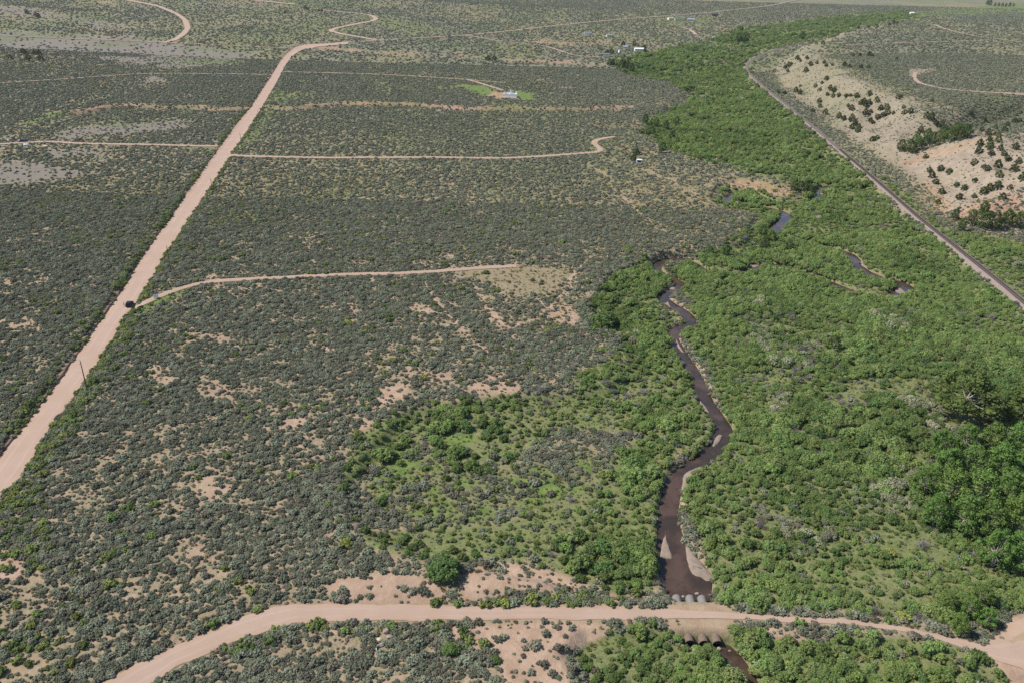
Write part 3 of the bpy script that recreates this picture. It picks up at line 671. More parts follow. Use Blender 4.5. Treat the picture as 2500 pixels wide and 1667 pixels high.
ROADS_W = []      # centre lines with half widths, for keeping plants off
def ribbon(name, A, B, m, lift=0.07, nx=7, jitter=0.35, kind='structure'):
    """road sheet between two edge lines, following the ground"""
    n = len(A); ts = np.linspace(0, 1, nx)
    jl = jitter * (fbm(np.arange(n) * 1.0, np.zeros(n), 3, 2, rnd.random() * 90) - 0.5) * 2; jr = jitter * (fbm(np.arange(n) * 1.0, np.zeros(n), 3, 2, rnd.random() * 90) - 0.5) * 2
    d = B - A; wd = np.linalg.norm(d, axis=1, keepdims=True) + 1e-6; d = d / wd
    A2 = A + d * jl[:, None]; B2 = B + d * jr[:, None]
    P = A2[:, None, :] * (1 - ts)[None, :, None] + B2[:, None, :] * ts[None, :, None]
    x, y = P[..., 0], P[..., 1]
    z = height(x, y) + lift + np.hypot(x, y) * 0.00035
    z[:, 0] -= 0.05; z[:, -1] -= 0.05
    arc = np.r_[0, np.cumsum(np.linalg.norm(np.diff(0.5 * (A + B), axis=0), axis=1))]
    q = np.arange((n - 1) * nx).reshape(n - 1, nx)[:, :-1].ravel()
    q = np.stack([q, q + 1, q + 1 + nx, q + nx], 1)
    o = mesh_obj(name, np.stack([x, y, z], -1).reshape(-1, 3), q, m, smooth=True,
                 attrs={'across': ('POINT', np.repeat((ts * 2 - 1)[None], n, 0)), 'along': ('POINT', np.repeat(arc[:, None], nx, 1))})
    o.data.flip_normals() if o.data.polygons[0].normal.z < 0 else None
    if kind: tag(o, kind=kind)
    md = 0.5 * (A + B); hw = np.minimum(seg_dist(md[:, 0], md[:, 1], A)[0], seg_dist(md[:, 0], md[:, 1], B)[0])
    ROADS_W.append(np.column_stack([md, np.maximum(hw, 0.5)]))
    return o
def dense(p, n): return by_arc(smooth_line(p, 3), n)
ribbon('main_dirt_road', *pair(_rl, _rr, 420), M['road'], 0.10)
bl, br = pair(_rl, _rr, 420)
_dir = bl - br; _dir /= np.linalg.norm(_dir, axis=1, keepdims=True)
bj = 0.25 * (fbm(np.arange(420.0), np.zeros(420), 2.5, 2, 5.0) - 0.5); zr = height(bl[:, 0], bl[:, 1])
bn = fbm(np.arange(420.0), np.zeros(420), 5.0, 3, 15.0)
_top = zr + np.clip(0.25 + 1.5 * (bn - 0.28), 0.12, 1.15) + bj
bj = bj + 0.9 * (fbm(np.arange(420.0), np.zeros(420), 3.0, 2, 25.0) - 0.5)
Vb = []
for off, zz in ((-0.25, zr - 0.25), (0.05, zr + 0.10), (0.22, 0.3 * zr + 0.7 * _top), (0.40, _top), (0.9, _top + 0.06), (2.2, _top - 0.05), (3.6, height(*(bl + _dir * 3.6).T) - 0.25)):
    Vb.append(np.column_stack([bl + _dir * (off + bj[:, None] * 0.8), zz]))
Vb = np.stack(Vb, 1); q = np.arange(419 * 7).reshape(419, 7)[:, :-1].ravel(); q = np.stack([q, q + 1, q + 8, q + 7], 1)
M['bank'] = simple('cut_bank_soil', (0.24, 0.15, 0.105), 0.95, 0, 0.3, 0.5, 0.8)
ob = mesh_obj('road_cut_bank', Vb.reshape(-1, 3), q, M['bank']); tag(ob, kind='structure')
if ob.data.polygons[3].normal.z < 0: ob.data.flip_normals()
ribbon('lower_dirt_road', lower_l, lower_r, M['lower_road'], 0.08, jitter=0.55)
for nm, (pts, hw) in TRACKS.items():
    P3 = ground(smooth_line(pts, 3))
    c = resample(P3[:, :2], 2.5 if P3[:, 1].max() < 700 else 5.0)
    tn = np.gradient(c, axis=0); tn /= np.linalg.norm(tn, axis=1, keepdims=True) + 1e-9
    nrm = np.stack([-tn[:, 1], tn[:, 0]], 1)
    ribbon(nm, c + nrm * hw, c - nrm * hw, M['track'] if hw < 3 else M['road'], 0.10, 5, 0.45)

# creek water: a flat sheet a little below the banks
def water_material():
    m, t, b = mat('creek_water'); n = NB(t); P = n.coords()
    c = n.mix(n.ramp(n.noise(P, 0.16, 4, 0.6), 0.4, 0.66), (0.042, 0.029, 0.021), (0.085, 0.052, 0.036))
    t.links.new(c, b.inputs['Base Color']); b.inputs['Roughness'].default_value = 0.10; b.inputs['Specular IOR Level'].default_value = 0.4
    bp = t.nodes.new('ShaderNodeBump'); bp.inputs['Strength'].default_value = 0.12; bp.inputs['Distance'].default_value = 0.05
    t.links.new(n.noise(P, 2.2, 3), bp.inputs['Height']); t.links.new(bp.outputs[0], b.inputs['Normal'])
    return m
M['water'] = water_material()
cs = resample(creek_s, 1.5)
def creek_piece(name, c):
    tn = np.gradient(c[:, :2], axis=0); tn /= np.linalg.norm(tn, axis=1, keepdims=True) + 1e-9
    nr = np.stack([-tn[:, 1], tn[:, 0]], 1); ww = (c[:, 2] + 0.9)[:, None]
    V = np.concatenate([np.column_stack([c[:, :2] + nr * ww, np.full(len(c), -3.0)]), np.column_stack([c[:, :2] - nr * ww, np.full(len(c), -3.0)])])
    n = len(c); q = np.array([(i, i + 1, n + i + 1, n + i) for i in range(n - 1)])
    o = mesh_obj(name, V, q, M['water'], smooth=True)
    if o.data.polygons[0].normal.z < 0: o.data.flip_normals()
    return tag(o, kind='structure')
d_low, _, _ = seg_dist(cs[:, 0], cs[:, 1], lower_mid)
creek_piece('creek', cs)

# gravel bars standing just out of the water
M['gravel'] = simple('gravel_bar', (0.24, 0.185, 0.145), 0.95, 0, 0.4, 0.9, 0.6)
def gravel(pts, top=0.28):
    c = smooth_line(list(pts) + [pts[0]], 4)[:-1]; w2 = W(c, -2.9); n = len(w2); ctr = w2.mean(0); w2 = ctr + (w2 - ctr) * (0.92 + 0.22 * (rng.random((n, 1)) - 0.5))
    V, Fc = [], []
    for k, (s, z) in enumerate(((1.0, -3.12), (0.86, -2.98 + top * 0.5), (0.55, -3.0 + top), (0.2, -3.0 + top * 1.15))):
        jz = (rng.random(n) - 0.5) * 0.08
        V += [tuple(np.r_[ctr + (p - ctr) * s, z + jz[i]]) for i, p in enumerate(w2)]
    for k in range(3):
        Fc += [(k * n + i, k * n + (i + 1) % n, (k + 1) * n + (i + 1) % n, (k + 1) * n + i) for i in range(n)]
    Fc.append(tuple(range(3 * n, 4 * n)))
    o = mesh_obj('gravel_bar', V, Fc, M['gravel'], smooth=True)
    if o.data.polygons[0].normal.z < 0: o.data.flip_normals()
    return tag(o, kind='structure')
for p in ([(1624, 1298), (1634, 1330), (1645, 1362), (1628, 1366), (1611, 1360), (1615, 1325)], [(1668, 1314), (1690, 1345), (1738, 1400), (1752, 1420), (1735, 1422), (1690, 1400), (1672, 1360)],
          [(1662, 1165), (1690, 1140), (1730, 1138), (1718, 1165), (1690, 1200), (1664, 1210)], [(1742, 1090), (1758, 1078), (1764, 1060), (1750, 1062), (1738, 1085)], [(1600, 1395), (1622, 1412), (1622, 1432), (1600, 1430), (1596, 1405)],
          [(2180, 697), (2200, 703), (2212, 716), (2196, 718), (2182, 708)], [(2098, 636), (2125, 643), (2140, 656), (2128, 662), (2104, 650)], [(1822, 648), (1856, 645), (1850, 652), (1828, 658), (1818, 662)],
          [(1708, 975), (1722, 990), (1733, 1008), (1720, 1005), (1708, 992)], [(1628, 697), (1648, 700), (1650, 708), (1636, 706)], [(1630, 735), (1640, 752), (1632, 754), (1622, 742)], [(1648, 822), (1662, 850), (1670, 862), (1655, 848)]):
    gravel(p)

# ------------------------------------------------------------------ plant meshes
def leaf_cloud(lobes, per, size, seed, up=0.25, core=0.78, flat=0.35, spread=(0.82, 1.08)):
    """leaf-sized faces spread over several lobes, with a rough solid core in each lobe"""
    r = np.random.default_rng(seed); V, Q, tone = [], [], []
    k = 0
    for (cx, cy, cz, rx, ry, rz) in lobes:
        n = per
        d = r.normal(size=(n, 3)); d[:, 2] = d[:, 2] + up; d /= np.linalg.norm(d, axis=1, keepdims=True)
        c = np.array([cx, cy, cz]) + d * np.array([rx, ry, rz]) * r.uniform(*spread, size=(n, 1))
        nn = d + r.normal(scale=flat, size=(n, 3)); nn[:, 2] += 0.25; nn /= np.linalg.norm(nn, axis=1, keepdims=True)
        a = np.cross(nn, r.normal(size=(n, 3))); a /= np.linalg.norm(a, axis=1, keepdims=True) + 1e-9
        b = np.cross(nn, a); s = size * r.uniform(0.6, 1.3, size=(n, 1))
        quad = np.stack([c - a * s * 0.62, c - b * s * 0.42 + nn * s * 0.12, c + a * s * 0.62, c + b * s * 0.42 - nn * s * 0.1], 1)
        quad[..., 2] = np.maximum(quad[..., 2], 0.0)
        V.append(quad.reshape(-1, 3)); Q.append(np.arange(k, k + 4 * n).reshape(n, 4)); k += 4 * n
        tone.append(np.clip(r.normal(0.5, 0.28, n), 0, 1))
        if core > 0:
            m, h = 7, 4
            th = np.arange(m) * 2 * np.pi / m
            rows = []
            for j in range(h + 1):
                ph = -0.5 * np.pi + np.pi * (j + 0.15) / (h + 0.3)
                rr = core * r.uniform(0.82, 1.08, m)
                rows.append(np.stack([cx + rx * rr * np.cos(ph) * np.cos(th), cy + ry * rr * np.cos(ph) * np.sin(th), np.maximum(cz + rz * rr * np.sin(ph), 0.0)], 1))
            V.append(np.concatenate(rows))
            q = [(k + j * m + i, k + j * m + (i + 1) % m, k + (j + 1) * m + (i + 1) % m, k + (j + 1) * m + i) for j in range(h) for i in range(m)]
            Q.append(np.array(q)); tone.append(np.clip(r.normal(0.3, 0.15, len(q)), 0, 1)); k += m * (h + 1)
    return np.concatenate(V), np.concatenate(Q), np.concatenate(tone)

def mesh_data(name, V, Q, tone, m):
    o = mesh_obj(name, V, Q, m, attrs={'tone': ('FACE', tone)})
    me = o.data; bpy.data.objects.remove(o); return me

def dome_lobes(seed, R, H, n, r0, r1, squash=0.9):
    r = np.random.default_rng(seed); out = []
    for k in range(n):
        a = k * 2.399 + r.uniform(-.4, .4); q = math.sqrt((k + 0.4) / n) * R * r.uniform(0.85, 1.1)
        rr = r.uniform(r0, r1)
        z = H * math.sqrt(max(0.05, 1 - (q / (R * 1.2)) ** 2)) * r.uniform(0.8, 1.1) - rr * 0.5
        out.append((q * math.cos(a), q * math.sin(a), max(z, rr * 0.55), rr, rr, rr * squash))
    return out

def variants(kind, n, fn): return [fn(k) for k in range(n)]
def mk_sage(k):
    R = 0.62 + 0.12 * (k % 3)
    return mesh_data('sagebrush', *leaf_cloud(dome_lobes(100 + k, R, 0.62 + 0.1 * (k % 2), 11 + k % 4, 0.19, 0.30), 20, 0.155, 200 + k, up=0.5), M['sage'])
def mk_sage_far(k): return mesh_data('sagebrush_far', *leaf_cloud(dome_lobes(120 + k, 0.62, 0.62, 5, 0.30, 0.42), 9, 0.30, 220 + k, up=0.5), M['sage'])
def mk_rabbit(k): return mesh_data('rabbitbrush', *leaf_cloud(dome_lobes(140 + k, 0.7, 0.75, 10, 0.22, 0.36), 24, 0.19, 240 + k, up=0.4), M['rabbit'])
def mk_willow(m, s0):
    def f(k): return mesh_data('willow', *leaf_cloud(dome_lobes(s0 + k, 1.25, 1.25 + 0.25 * (k % 3), 20 + k % 5, 0.30, 0.52, 1.15), 34, 0.21, s0 + 50 + k, up=0.3, flat=0.5, spread=(0.75, 1.2)), M[m])
    return f
def mk_dead(k):
    r = random.Random(k); mb = MB()
    for i in range(46):
        a = r.uniform(0, 6.28); t = r.uniform(0.15, 1.1); L = r.uniform(0.8, 1.7); x, y = r.uniform(-.5, .5), r.uniform(-.5, .5)
        e = (x + L * math.sin(t) * math.cos(a), y + L * math.sin(t) * math.sin(a), L * math.cos(t) + .05)
        md = (x + 0.5 * (e[0] - x) + r.uniform(-.12, .12), y + 0.5 * (e[1] - y) + r.uniform(-.12, .12), 0.55 * e[2])
        mb.tube([(x, y, 0), md, e], [0.035, 0.024, 0.010], 3)
        for q in range(2):
            e2 = (md[0] + r.uniform(-.5, .5), md[1] + r.uniform(-.5, .5), md[2] + r.uniform(0.05, .5)); mb.tube([md, e2], [0.018, 0.008], 3)
    o = mb.build('dead_brush', M['dead']); a = o.data.attributes.new('tone', 'FLOAT', 'FACE'); a.data.foreach_set('value', np.random.default_rng(k).random(len(o.data.polygons)).astype(np.float32))
    me = o.data; bpy.data.objects.remove(o); return me
def mk_tuft(k):
    r = np.random.default_rng(300 + k); n = 26; V, Q = [], []
    for i in range(n):
        a = r.uniform(0, 6.28); t = r.uniform(0.1, 1.0); L = r.uniform(0.25, 0.5); x, y = r.normal(scale=0.14, size=2)
        e = np.array([x + L * math.sin(t) * math.cos(a), y + L * math.sin(t) * math.sin(a), L * math.cos(t)]); s = np.array([-math.sin(a), math.cos(a), 0]) * 0.05
        V += [np.array([x, y, 0]) - s, np.array([x, y, 0]) + s, e + s * 0.4, e - s * 0.4]; Q.append((4 * i, 4 * i + 1, 4 * i + 2, 4 * i + 3))
    return mesh_data('bunch_grass', np.array(V), np.array(Q), r.random(n), M['tuft'])
def mk_juniper(k):
    r = np.random.default_rng(400 + k); lobes = []
    H = 3.3 + 0.5 * (k % 2)
    for i in range(17):
        f = (i + 0.5) / 17; z = 0.45 + f * (H - 0.7); wd = 1.35 * math.sin(math.pi * min(1, 0.30 + 0.70 * f)) ** 0.8 + 0.12
        a = i * 2.4 + r.uniform(-.3, .3); q = wd * r.uniform(0.4, 0.95); rr = r.uniform(0.42, 0.66) * (1.05 - 0.45 * f)
        lobes.append((q * math.cos(a), q * math.sin(a), z, rr, rr, rr * 1.15))
    return mesh_data('juniper_crown', *leaf_cloud(lobes, 34, 0.24, 420 + k, up=0.2), M['juniper'])
def mk_juniper_trunk(k):
    r = random.Random(k); mb = MB(); mb.tube([(0, 0, -.3), (0.05, 0.02, 0.5), (0.0, 0.1, 1.4), (0.05, 0.05, 2.4)], [0.2, 0.16, 0.11, 0.05], 6)
    for i in range(3):
        a = r.uniform(0, 6.28); mb.tube([(0, 0, .4 + .3 * i), (0.5 * math.cos(a), 0.5 * math.sin(a), .9 + .3 * i), (0.9 * math.cos(a), 0.9 * math.sin(a), 1.2 + .4 * i)], [0.09, 0.06, 0.03], 5)
    o = mb.build('trunk', M['brown_bark']); me = o.data; bpy.data.objects.remove(o); return me
def mk_cotton(k):
    """trunk mesh and crown mesh of a spreading cottonwood, about 10 m high"""
    r = random.Random(500 + k); mb = MB(); lobes = []
    nst = 1 + k % 3; RX = 3.3 + 0.3 * (k % 2); n = 40
    for i in range(n):
        f = (i + 0.5) / n; z = 1.7 + 7.6 * f
        prof = math.sin(math.pi * min(1.0, 0.22 + 0.74 * f)) ** 0.75
        a = i * 2.399 + r.uniform(-.5, .5); q = RX * prof * math.sqrt(r.uniform(0.25, 1.0)); rr = r.uniform(0.75, 1.3) * (1.05 - 0.25 * f)
        lobes.append((q * math.cos(a), q * math.sin(a), z + r.uniform(-.4, .4), rr, rr, rr * 0.85))
    for s_ in range(nst):
        bx, by = (r.uniform(-.7, .7), r.uniform(-.7, .7)) if nst > 1 else (0, 0)
        top = Vector((bx * 1.6, by * 1.6, r.uniform(2.6, 3.6)))
        mb.tube([(bx, by, -.4), (bx * 1.2 + .1, by * 1.2, 1.2), tuple(top)], [0.27, 0.22, 0.16], 7)
        for L in r.sample(lobes, 12):
            e = Vector(L[:3]); md = top.lerp(e, 0.5) + Vector((r.uniform(-.3, .3), r.uniform(-.3, .3), -.2)); mb.tube([tuple(top), tuple(md), tuple(e)], [0.10, 0.07, 0.03], 5)
    o = mb.build('trunk', M['bark']); tr = o.data; bpy.data.objects.remove(o)
    return tr, mesh_data('cottonwood_crown', *leaf_cloud(lobes, 64, 0.30, 520 + k, up=0.35, core=0.6, flat=0.6, spread=(0.68, 1.22)), M['cotton'])
def mk_round(k):
    return mesh_data('round_shrub', *leaf_cloud(dome_lobes(600 + k, 0.82, 1.0, 26, 0.22, 0.34, 1.0), 36, 0.14, 620 + k, up=0.2), M['willow_dark'])

SAGE = variants('sage', 5, mk_sage); SAGE_F = variants('sage_far', 3, mk_sage_far); RABBIT = variants('rabbit', 3, mk_rabbit)
WIL = {'willow': variants('w', 4, mk_willow('willow', 700)), 'grey': variants('w', 3, mk_willow('willow_grey', 800)), 'dark': variants('w', 3, mk_willow('willow_dark', 900))}
DEAD = variants('dead', 2, mk_dead); TUFT = variants('tuft', 3, mk_tuft); JUN = variants('jun', 4, mk_juniper); JTR = variants('jt', 2, mk_juniper_trunk)
COT = variants('cot', 5, mk_cotton); M['cotton_dark'] = foliage('dark_tree_leaf', (0.06, 0.10, 0.027), (0.15, 0.215, 0.06), (0.14, 0.18, 0.05), 0.28, 0.2)
COT_D = []
for _t, _c in COT:
    _c = _c.copy(); _c.materials[0] = M['cotton_dark']; COT_D.append((_t, _c))
ROUND = variants('round', 3, mk_round)

# ------------------------------------------------------------------ where plants may stand
HOLES = []        # (x, y, radius) kept clear round buildings, vehicles and poles
def clear_of_ways(x, y, margin=0.3):
    ok = np.ones(x.shape, bool)
    for rw in ROADS_W:
        rm = rw[:, 2].max() + 3
        d, _, par = seg_dist(x, y, rw[:, :2], rm)
        al = np.r_[0, np.cumsum(np.linalg.norm(np.diff(rw[:, :2], axis=0), axis=1))]
        ok &= d > np.interp(par, al, rw[:, 2]) + margin
    d, _, par = seg_dist(x, y, creek_s[:, :2], 14)
    ok &= d > np.interp(par, _dl, creek_s[:, 2]) + margin + 0.6
    for hx, hy, hr in HOLES: ok &= (x - hx) ** 2 + (y - hy) ** 2 > hr * hr
    return ok
def sample(density, y0, y1, layer, margin=0.3, widen=1.12, thin=None):
    """random ground positions at density (per square metre) x layer"""
    zc = lambda y: 0.899 * y + 53.5
    ya = np.linspace(y0, y1, 200); wa = 2 * 0.643 * widen * zc(ya); area_ = np.trapezoid(wa, ya) if hasattr(np, 'trapezoid') else np.trapz(wa, ya)
    n = int(density * area_); cdf = np.r_[0, np.cumsum((wa[1:] + wa[:-1]) * 0.5)]; cdf /= cdf[-1]
    y = np.interp(rng.random(n), cdf, ya); x = (rng.random(n) * 2 - 1) * 0.643 * widen * zc(y)
    keep = rng.random(n) < lookup(layer, x, y); x, y = x[keep], y[keep]
    keep = clear_of_ways(x, y, margin); x, y = x[keep], y[keep]
    return np.column_stack([x, y, height(x, y) - 0.03])

def scatter(name, label, cat, P, scale, protos):
    """one object of kind stuff: plants set on the ground by geometry nodes, drawn from plants that stand in view"""
    me = bpy.data.meshes.new(name); me.vertices.add(len(P)); me.vertices.foreach_set('co', P.astype(np.float32).ravel())
    for an, arr in (('rot', rng.random(len(P)) * 6.283), ('size', scale)):
        a = me.attributes.new(an, 'FLOAT', 'POINT'); a.data.foreach_set('value', np.asarray(arr, np.float32))
    a = me.attributes.new('which', 'INT', 'POINT'); a.data.foreach_set('value', rng.integers(0, len(protos), len(P)).astype(np.int32))
    o = bpy.data.objects.new(name, me); COL.objects.link(o)
    ng = bpy.data.node_groups.new(name, 'GeometryNodeTree')
    ng.interface.new_socket('Geometry', in_out='INPUT', socket_type='NodeSocketGeometry'); ng.interface.new_socket('Geometry', in_out='OUTPUT', socket_type='NodeSocketGeometry')
    N, L = ng.nodes, ng.links
    gi, go = N.new('NodeGroupInput'), N.new('NodeGroupOutput'); ip = N.new('GeometryNodeInstanceOnPoints'); jn = N.new('GeometryNodeJoinGeometry')
    for p in protos:
        oi = N.new('GeometryNodeObjectInfo'); oi.transform_space = 'ORIGINAL'; oi.inputs['Object'].default_value = p; oi.inputs['As Instance'].default_value = True
        L.new(oi.outputs['Geometry'], jn.inputs[0])
    def na(nm, tp):
        n = N.new('GeometryNodeInputNamedAttribute'); n.data_type = tp; n.inputs[0].default_value = nm; return n.outputs['Attribute']
    ip.inputs['Pick Instance'].default_value = True
    L.new(gi.outputs[0], ip.inputs['Points']); L.new(jn.outputs[0], ip.inputs['Instance']); L.new(na('which', 'INT'), ip.inputs['Instance Index'])
    cb = N.new('ShaderNodeCombineXYZ'); L.new(na('rot', 'FLOAT'), cb.inputs[2]); L.new(cb.outputs[0], ip.inputs['Rotation']); L.new(na('size', 'FLOAT'), ip.inputs['Scale'])
    L.new(ip.outputs[0], go.inputs[0])
    md = o.modifiers.new('plants', 'NODES'); md.node_group = ng
    return tag(o, label, cat, kind='stuff')
def single(name, me, loc, s, label, cat, group, sz=None):
    o = bpy.data.objects.new(name, me); COL.objects.link(o); o.location = loc; o.scale = (s, s, s * (sz or 1)); o.rotation_euler = (0, 0, rnd.random() * 6.28)
    return tag(o, label, cat, group)
def inframe(P, pad=0):
    u, v = project(P); return (u > -pad) & (u < 2500 + pad) & (v > -pad) & (v < 1667 + pad), u, v

# ------------------------------------------------------------------ trees
def tree(name, trunk, crown, loc, s, label, cat, group=None, sz=1.0):
    e = empty(name, loc, rnd.random() * 6.28); e.scale = (s, s, s * sz)
    for nm, me in (('trunk', trunk), ('crown', crown)):
        o = bpy.data.objects.new(nm, me); COL.objects.link(o); o.parent = e
    return tag(e, label, cat, group)
def cottonwoods(pts, label, group, hole=1.5, cat='tree', wide=1.0):
    kinds = COT_D if any(w_ in (label if isinstance(label, str) else label[0]) for w_ in ('dark', 'gully', 'foot', 'far')) else COT
    q = ground([(p[0], p[1]) for p in pts])
    for k, p in enumerate(pts):
        tr, cr = kinds[rnd.randrange(5)]
        tree('cottonwood_tree', tr, cr, q[k], wide * p[2] / 8.6, label if isinstance(label, str) else label[k], cat, group if len(pts) > 1 and isinstance(label, str) else None, 1.0 / wide)
        HOLES.append((q[k][0], q[k][1], hole))
cottonwoods([(2290, 1120, 8.5), (2350, 1110, 9), (2415, 1112, 9.5), (2475, 1108, 9), (2535, 1130, 9), (2305, 1172, 9), (2365, 1175, 9.5), (2432, 1170, 10), (2492, 1180, 10), (2250, 1212, 8), (2315, 1232, 9.5), (2385, 1238, 10), (2452, 1242, 10.5), (2515, 1250, 10),
             (2275, 1285, 8.5), (2345, 1300, 10), (2405, 1318, 10), (2470, 1315, 10), (2420, 1380, 9), (2485, 1395, 9.5), (2545, 1370, 9)], 'tall bright green cottonwood in the grove at the right edge', 'cottonwoods in the right edge grove')
cottonwoods([(2345, 1015, 14.5)], ['big dark green cottonwood casting a wide black shadow right of centre'], None, 4.0, wide=1.5)
cottonwoods([(2495, 1035, 12.5)], ['dark green cottonwood cut by the right edge above the grove'], None, 3.0, wide=1.35)
cottonwoods([(2362, 1506, 5.0), (2335, 1546, 4.6), (2402, 1528, 4.4), (2392, 1478, 5.2), (2310, 1490, 4.6)], 'small rounded young cottonwood beside the lower road, bottom right', 'young cottonwoods bottom right')
cottonwoods([(2030, 862, 6.0)], ['slim dark green tree standing alone in the thicket right of the creek'], None)
cottonwoods([(2190, 1080, 5.0)], ['small dark green tree left of the right edge grove'], None)
cottonwoods([(1788, 104, 15), (1797, 106, 16), (1806, 104, 15), (1815, 106, 16), (1822, 104, 14), (1801, 101, 14)], 'tall pale-trunked cottonwood in the clump beyond the creek bend', 'far cottonwood clump')
cottonwoods([(1488, 164, 8), (1495, 163, 8)], 'green tree left of the far creek thicket below the white house', 'trees below the white house')
cottonwoods([(1518, 171, 11), (1530, 172, 11), (1541, 178, 10)], 'large dark green tree at the left edge of the far creek thicket', 'large trees at the far thicket')
cottonwoods([(1957, 99, 13)], ['lone dark tree below the tip of the mesa rim'], None)
cottonwoods([(2410, 14, 15), (2416, 15, 16), (2428, 17, 11), (2437, 17, 11), (2446, 18, 12), (2455, 18, 11), (2464, 18, 12), (2473, 18, 11)], 'far cottonwood in the row at the top right corner', 'far row of cottonwoods')
cottonwoods([(2198, 370, 7.5), (2218, 372, 8.0), (2238, 366, 8), (2256, 362, 8.0), (2275, 358, 9.0), (2296, 354, 9.0), (2318, 349, 9), (2338, 344, 9.0), (2358, 338, 8), (2262, 346, 8), (2236, 352, 7), (2300, 338, 8.5), (2330, 330, 8)],
            'leafy green tree filling the gully between the two pale slopes', 'gully trees', 1.0)
cottonwoods([(2370, 550, 7.5), (2400, 560, 8), (2428, 560, 8), (2456, 552, 8), (2482, 556, 7.6), (2345, 564, 6), (2398, 530, 7.5), (2330, 538, 5.5)], 'green tree in the clump at the foot of the right hill', 'trees at the foot of the right hill', 1.0)
cottonwoods([(1936, 472, 7), (1950, 474, 7.5), (1966, 472, 7), (1980, 476, 5)], 'dark green tree on top of the red cut bank', 'trees on the red cut bank', 1.0)
cottonwoods([(1867, 610, 6), (1860, 577, 5.6), (1882, 592, 5.4), (1772, 626, 5), (1732, 626, 4.6), (1925, 612, 5)], 'dark bushy tree on the edge of the creek bottom, centre right', 'bushy trees at the creek bottom edge', 1.0)
cottonwoods([(1575, 302, 7), (1600, 312, 7.5), (1625, 318, 7), (1650, 308, 7), (1590, 332, 7), (1617, 374, 7), (1640, 342, 6)], 'dark bushy tree at the left edge of the upper creek thicket', 'bushy trees at the upper thicket edge', 1.0)

def junipers(pts, size, label, group):
    q = ground(pts)
    for k in range(len(pts)):
        s = 1.35 * size * rnd.uniform(0.75, 1.25)
        tree('juniper_tree', JTR[k % 2], JUN[rnd.randrange(4)], q[k] - np.array([0, 0, 0.1]), s, label if isinstance(label, str) else label[k], 'tree', group, rnd.uniform(0.66, 0.95)); HOLES.append((q[k][0], q[k][1], 1.6 * s))
junipers([(1937, 125), (1899, 141), (1946, 147), (1953, 152), (1969, 145), (1931, 159), (1924, 164), (1917, 168), (1922, 177), (1889, 177), (1967, 177), (1978, 161), (1994, 157), (2012, 156), (2017, 163), (2032, 161), (2060, 163), (2074, 165), (2102, 168), (2119, 168)],
         1.2, 'dark juniper on the tip of the mesa slope above the railway curve', 'junipers on the mesa tip')
junipers([(2081, 138), (2099, 138), (2121, 138), (2128, 139), (2188, 146)], 1.1, 'small dark juniper on the open mesa top', 'junipers on the mesa top')
junipers([(2017, 197), (2006, 206), (1990, 215), (1953, 213), (2001, 225), (1942, 227), (1953, 231), (1899, 229), (1915, 231), (1999, 252), (2002, 263), (1983, 275), (2014, 280)], 1.05, 'dark juniper low on the pale slope right of the railway', 'junipers low on the pale slope')
junipers([(2019, 234), (2026, 221), (2037, 222), (2033, 239), (2047, 238), (2066, 239), (2076, 236), (2091, 238), (2121, 235), (2102, 256), (2112, 262), (2121, 256), (2139, 248), (2078, 269), (2112, 282), (2125, 276), (2149, 270), (2164, 267), (2142, 291), (2155, 286), (2164, 282), (2180, 280),
          (2192, 243), (2199, 239), (2206, 266), (2207, 281), (2222, 278), (2125, 298), (2130, 303), (2047, 290), (2060, 295), (2078, 296), (2086, 308), (2096, 313), (2078, 316), (2092, 324), (2129, 345), (2140, 340), (2108, 252), (2070, 262), (2035, 226)], 1.12, 'dark green juniper on the gullied pale slope in the upper right', 'junipers on the gullied slope')
junipers([(2276, 249), (2261, 290), (2272, 294), (2283, 306), (2298, 308), (2246, 325), (2402, 295), (2369, 284), (2429, 316), (2477, 301), (2488, 299), (2457, 310)], 1.1, 'dark juniper scattered on the rim above the gully trees', 'junipers above the gully')
junipers([(2395, 322), (2412, 331), (2433, 332), (2451, 321), (2391, 359), (2388, 377), (2416, 366), (2419, 380), (2414, 347), (2435, 349), (2441, 368), (2449, 381), (2459, 394), (2477, 366), (2485, 400), (2377, 404), (2410, 418), (2434, 411), (2438, 432), (2474, 420), (2496, 441), (2402, 412)], 1.12, 'dark green juniper high on the pinkish hill at the right edge', 'junipers high on the right hill')
junipers([(2274, 435), (2284, 450), (2296, 418), (2317, 425), (2335, 457), (2353, 466), (2380, 446), (2298, 474), (2289, 499), (2399, 474), (2414, 465), (2435, 461), (2465, 464), (2447, 487), (2341, 488), (2377, 483), (2290, 357), (2229, 374), (2259, 388), (2267, 422)], 1.0, 'dark green juniper low on the pinkish hill at the right edge', 'junipers low on the right hill')
junipers([(2189, 59), (2181, 60), (2171, 63), (2142, 68), (2120, 69), (2096, 72), (2039, 82), (2010, 89), (1992, 109), (2008, 109)], 1.3, 'small dark juniper on the far mesa rim', 'junipers on the far rim')
junipers([(66, 35), (87, 41), (94, 44)], 2.2, 'dark juniper clump on the upper left yellow ridge', 'junipers on the upper left ridge')
junipers([(57, 132), (84, 134), (96, 135), (69, 149), (99, 149), (26, 145)], 1.5, 'dark juniper on the low knoll at the left edge', 'junipers on the left knoll')
junipers([(746, 24), (752, 25), (779, 29), (786, 30), (820, 34), (696, 34), (712, 48)], 1.7, 'tiny dark juniper along the far ridge above the road fork', 'junipers on the far ridge')
junipers([(1192, 149), (1206, 151)], 1.7, 'dark round juniper of the pair beside the far red gully', 'pair of junipers at the gully')
junipers([(1482, 131), (1492, 132)], 2.0, 'dark tree left of the grey shed', 'dark trees by the grey shed')
junipers([(1521, 113), (1548, 113)], 2.0, 'dark pointed juniper above the white house', 'pointed junipers above the white house')
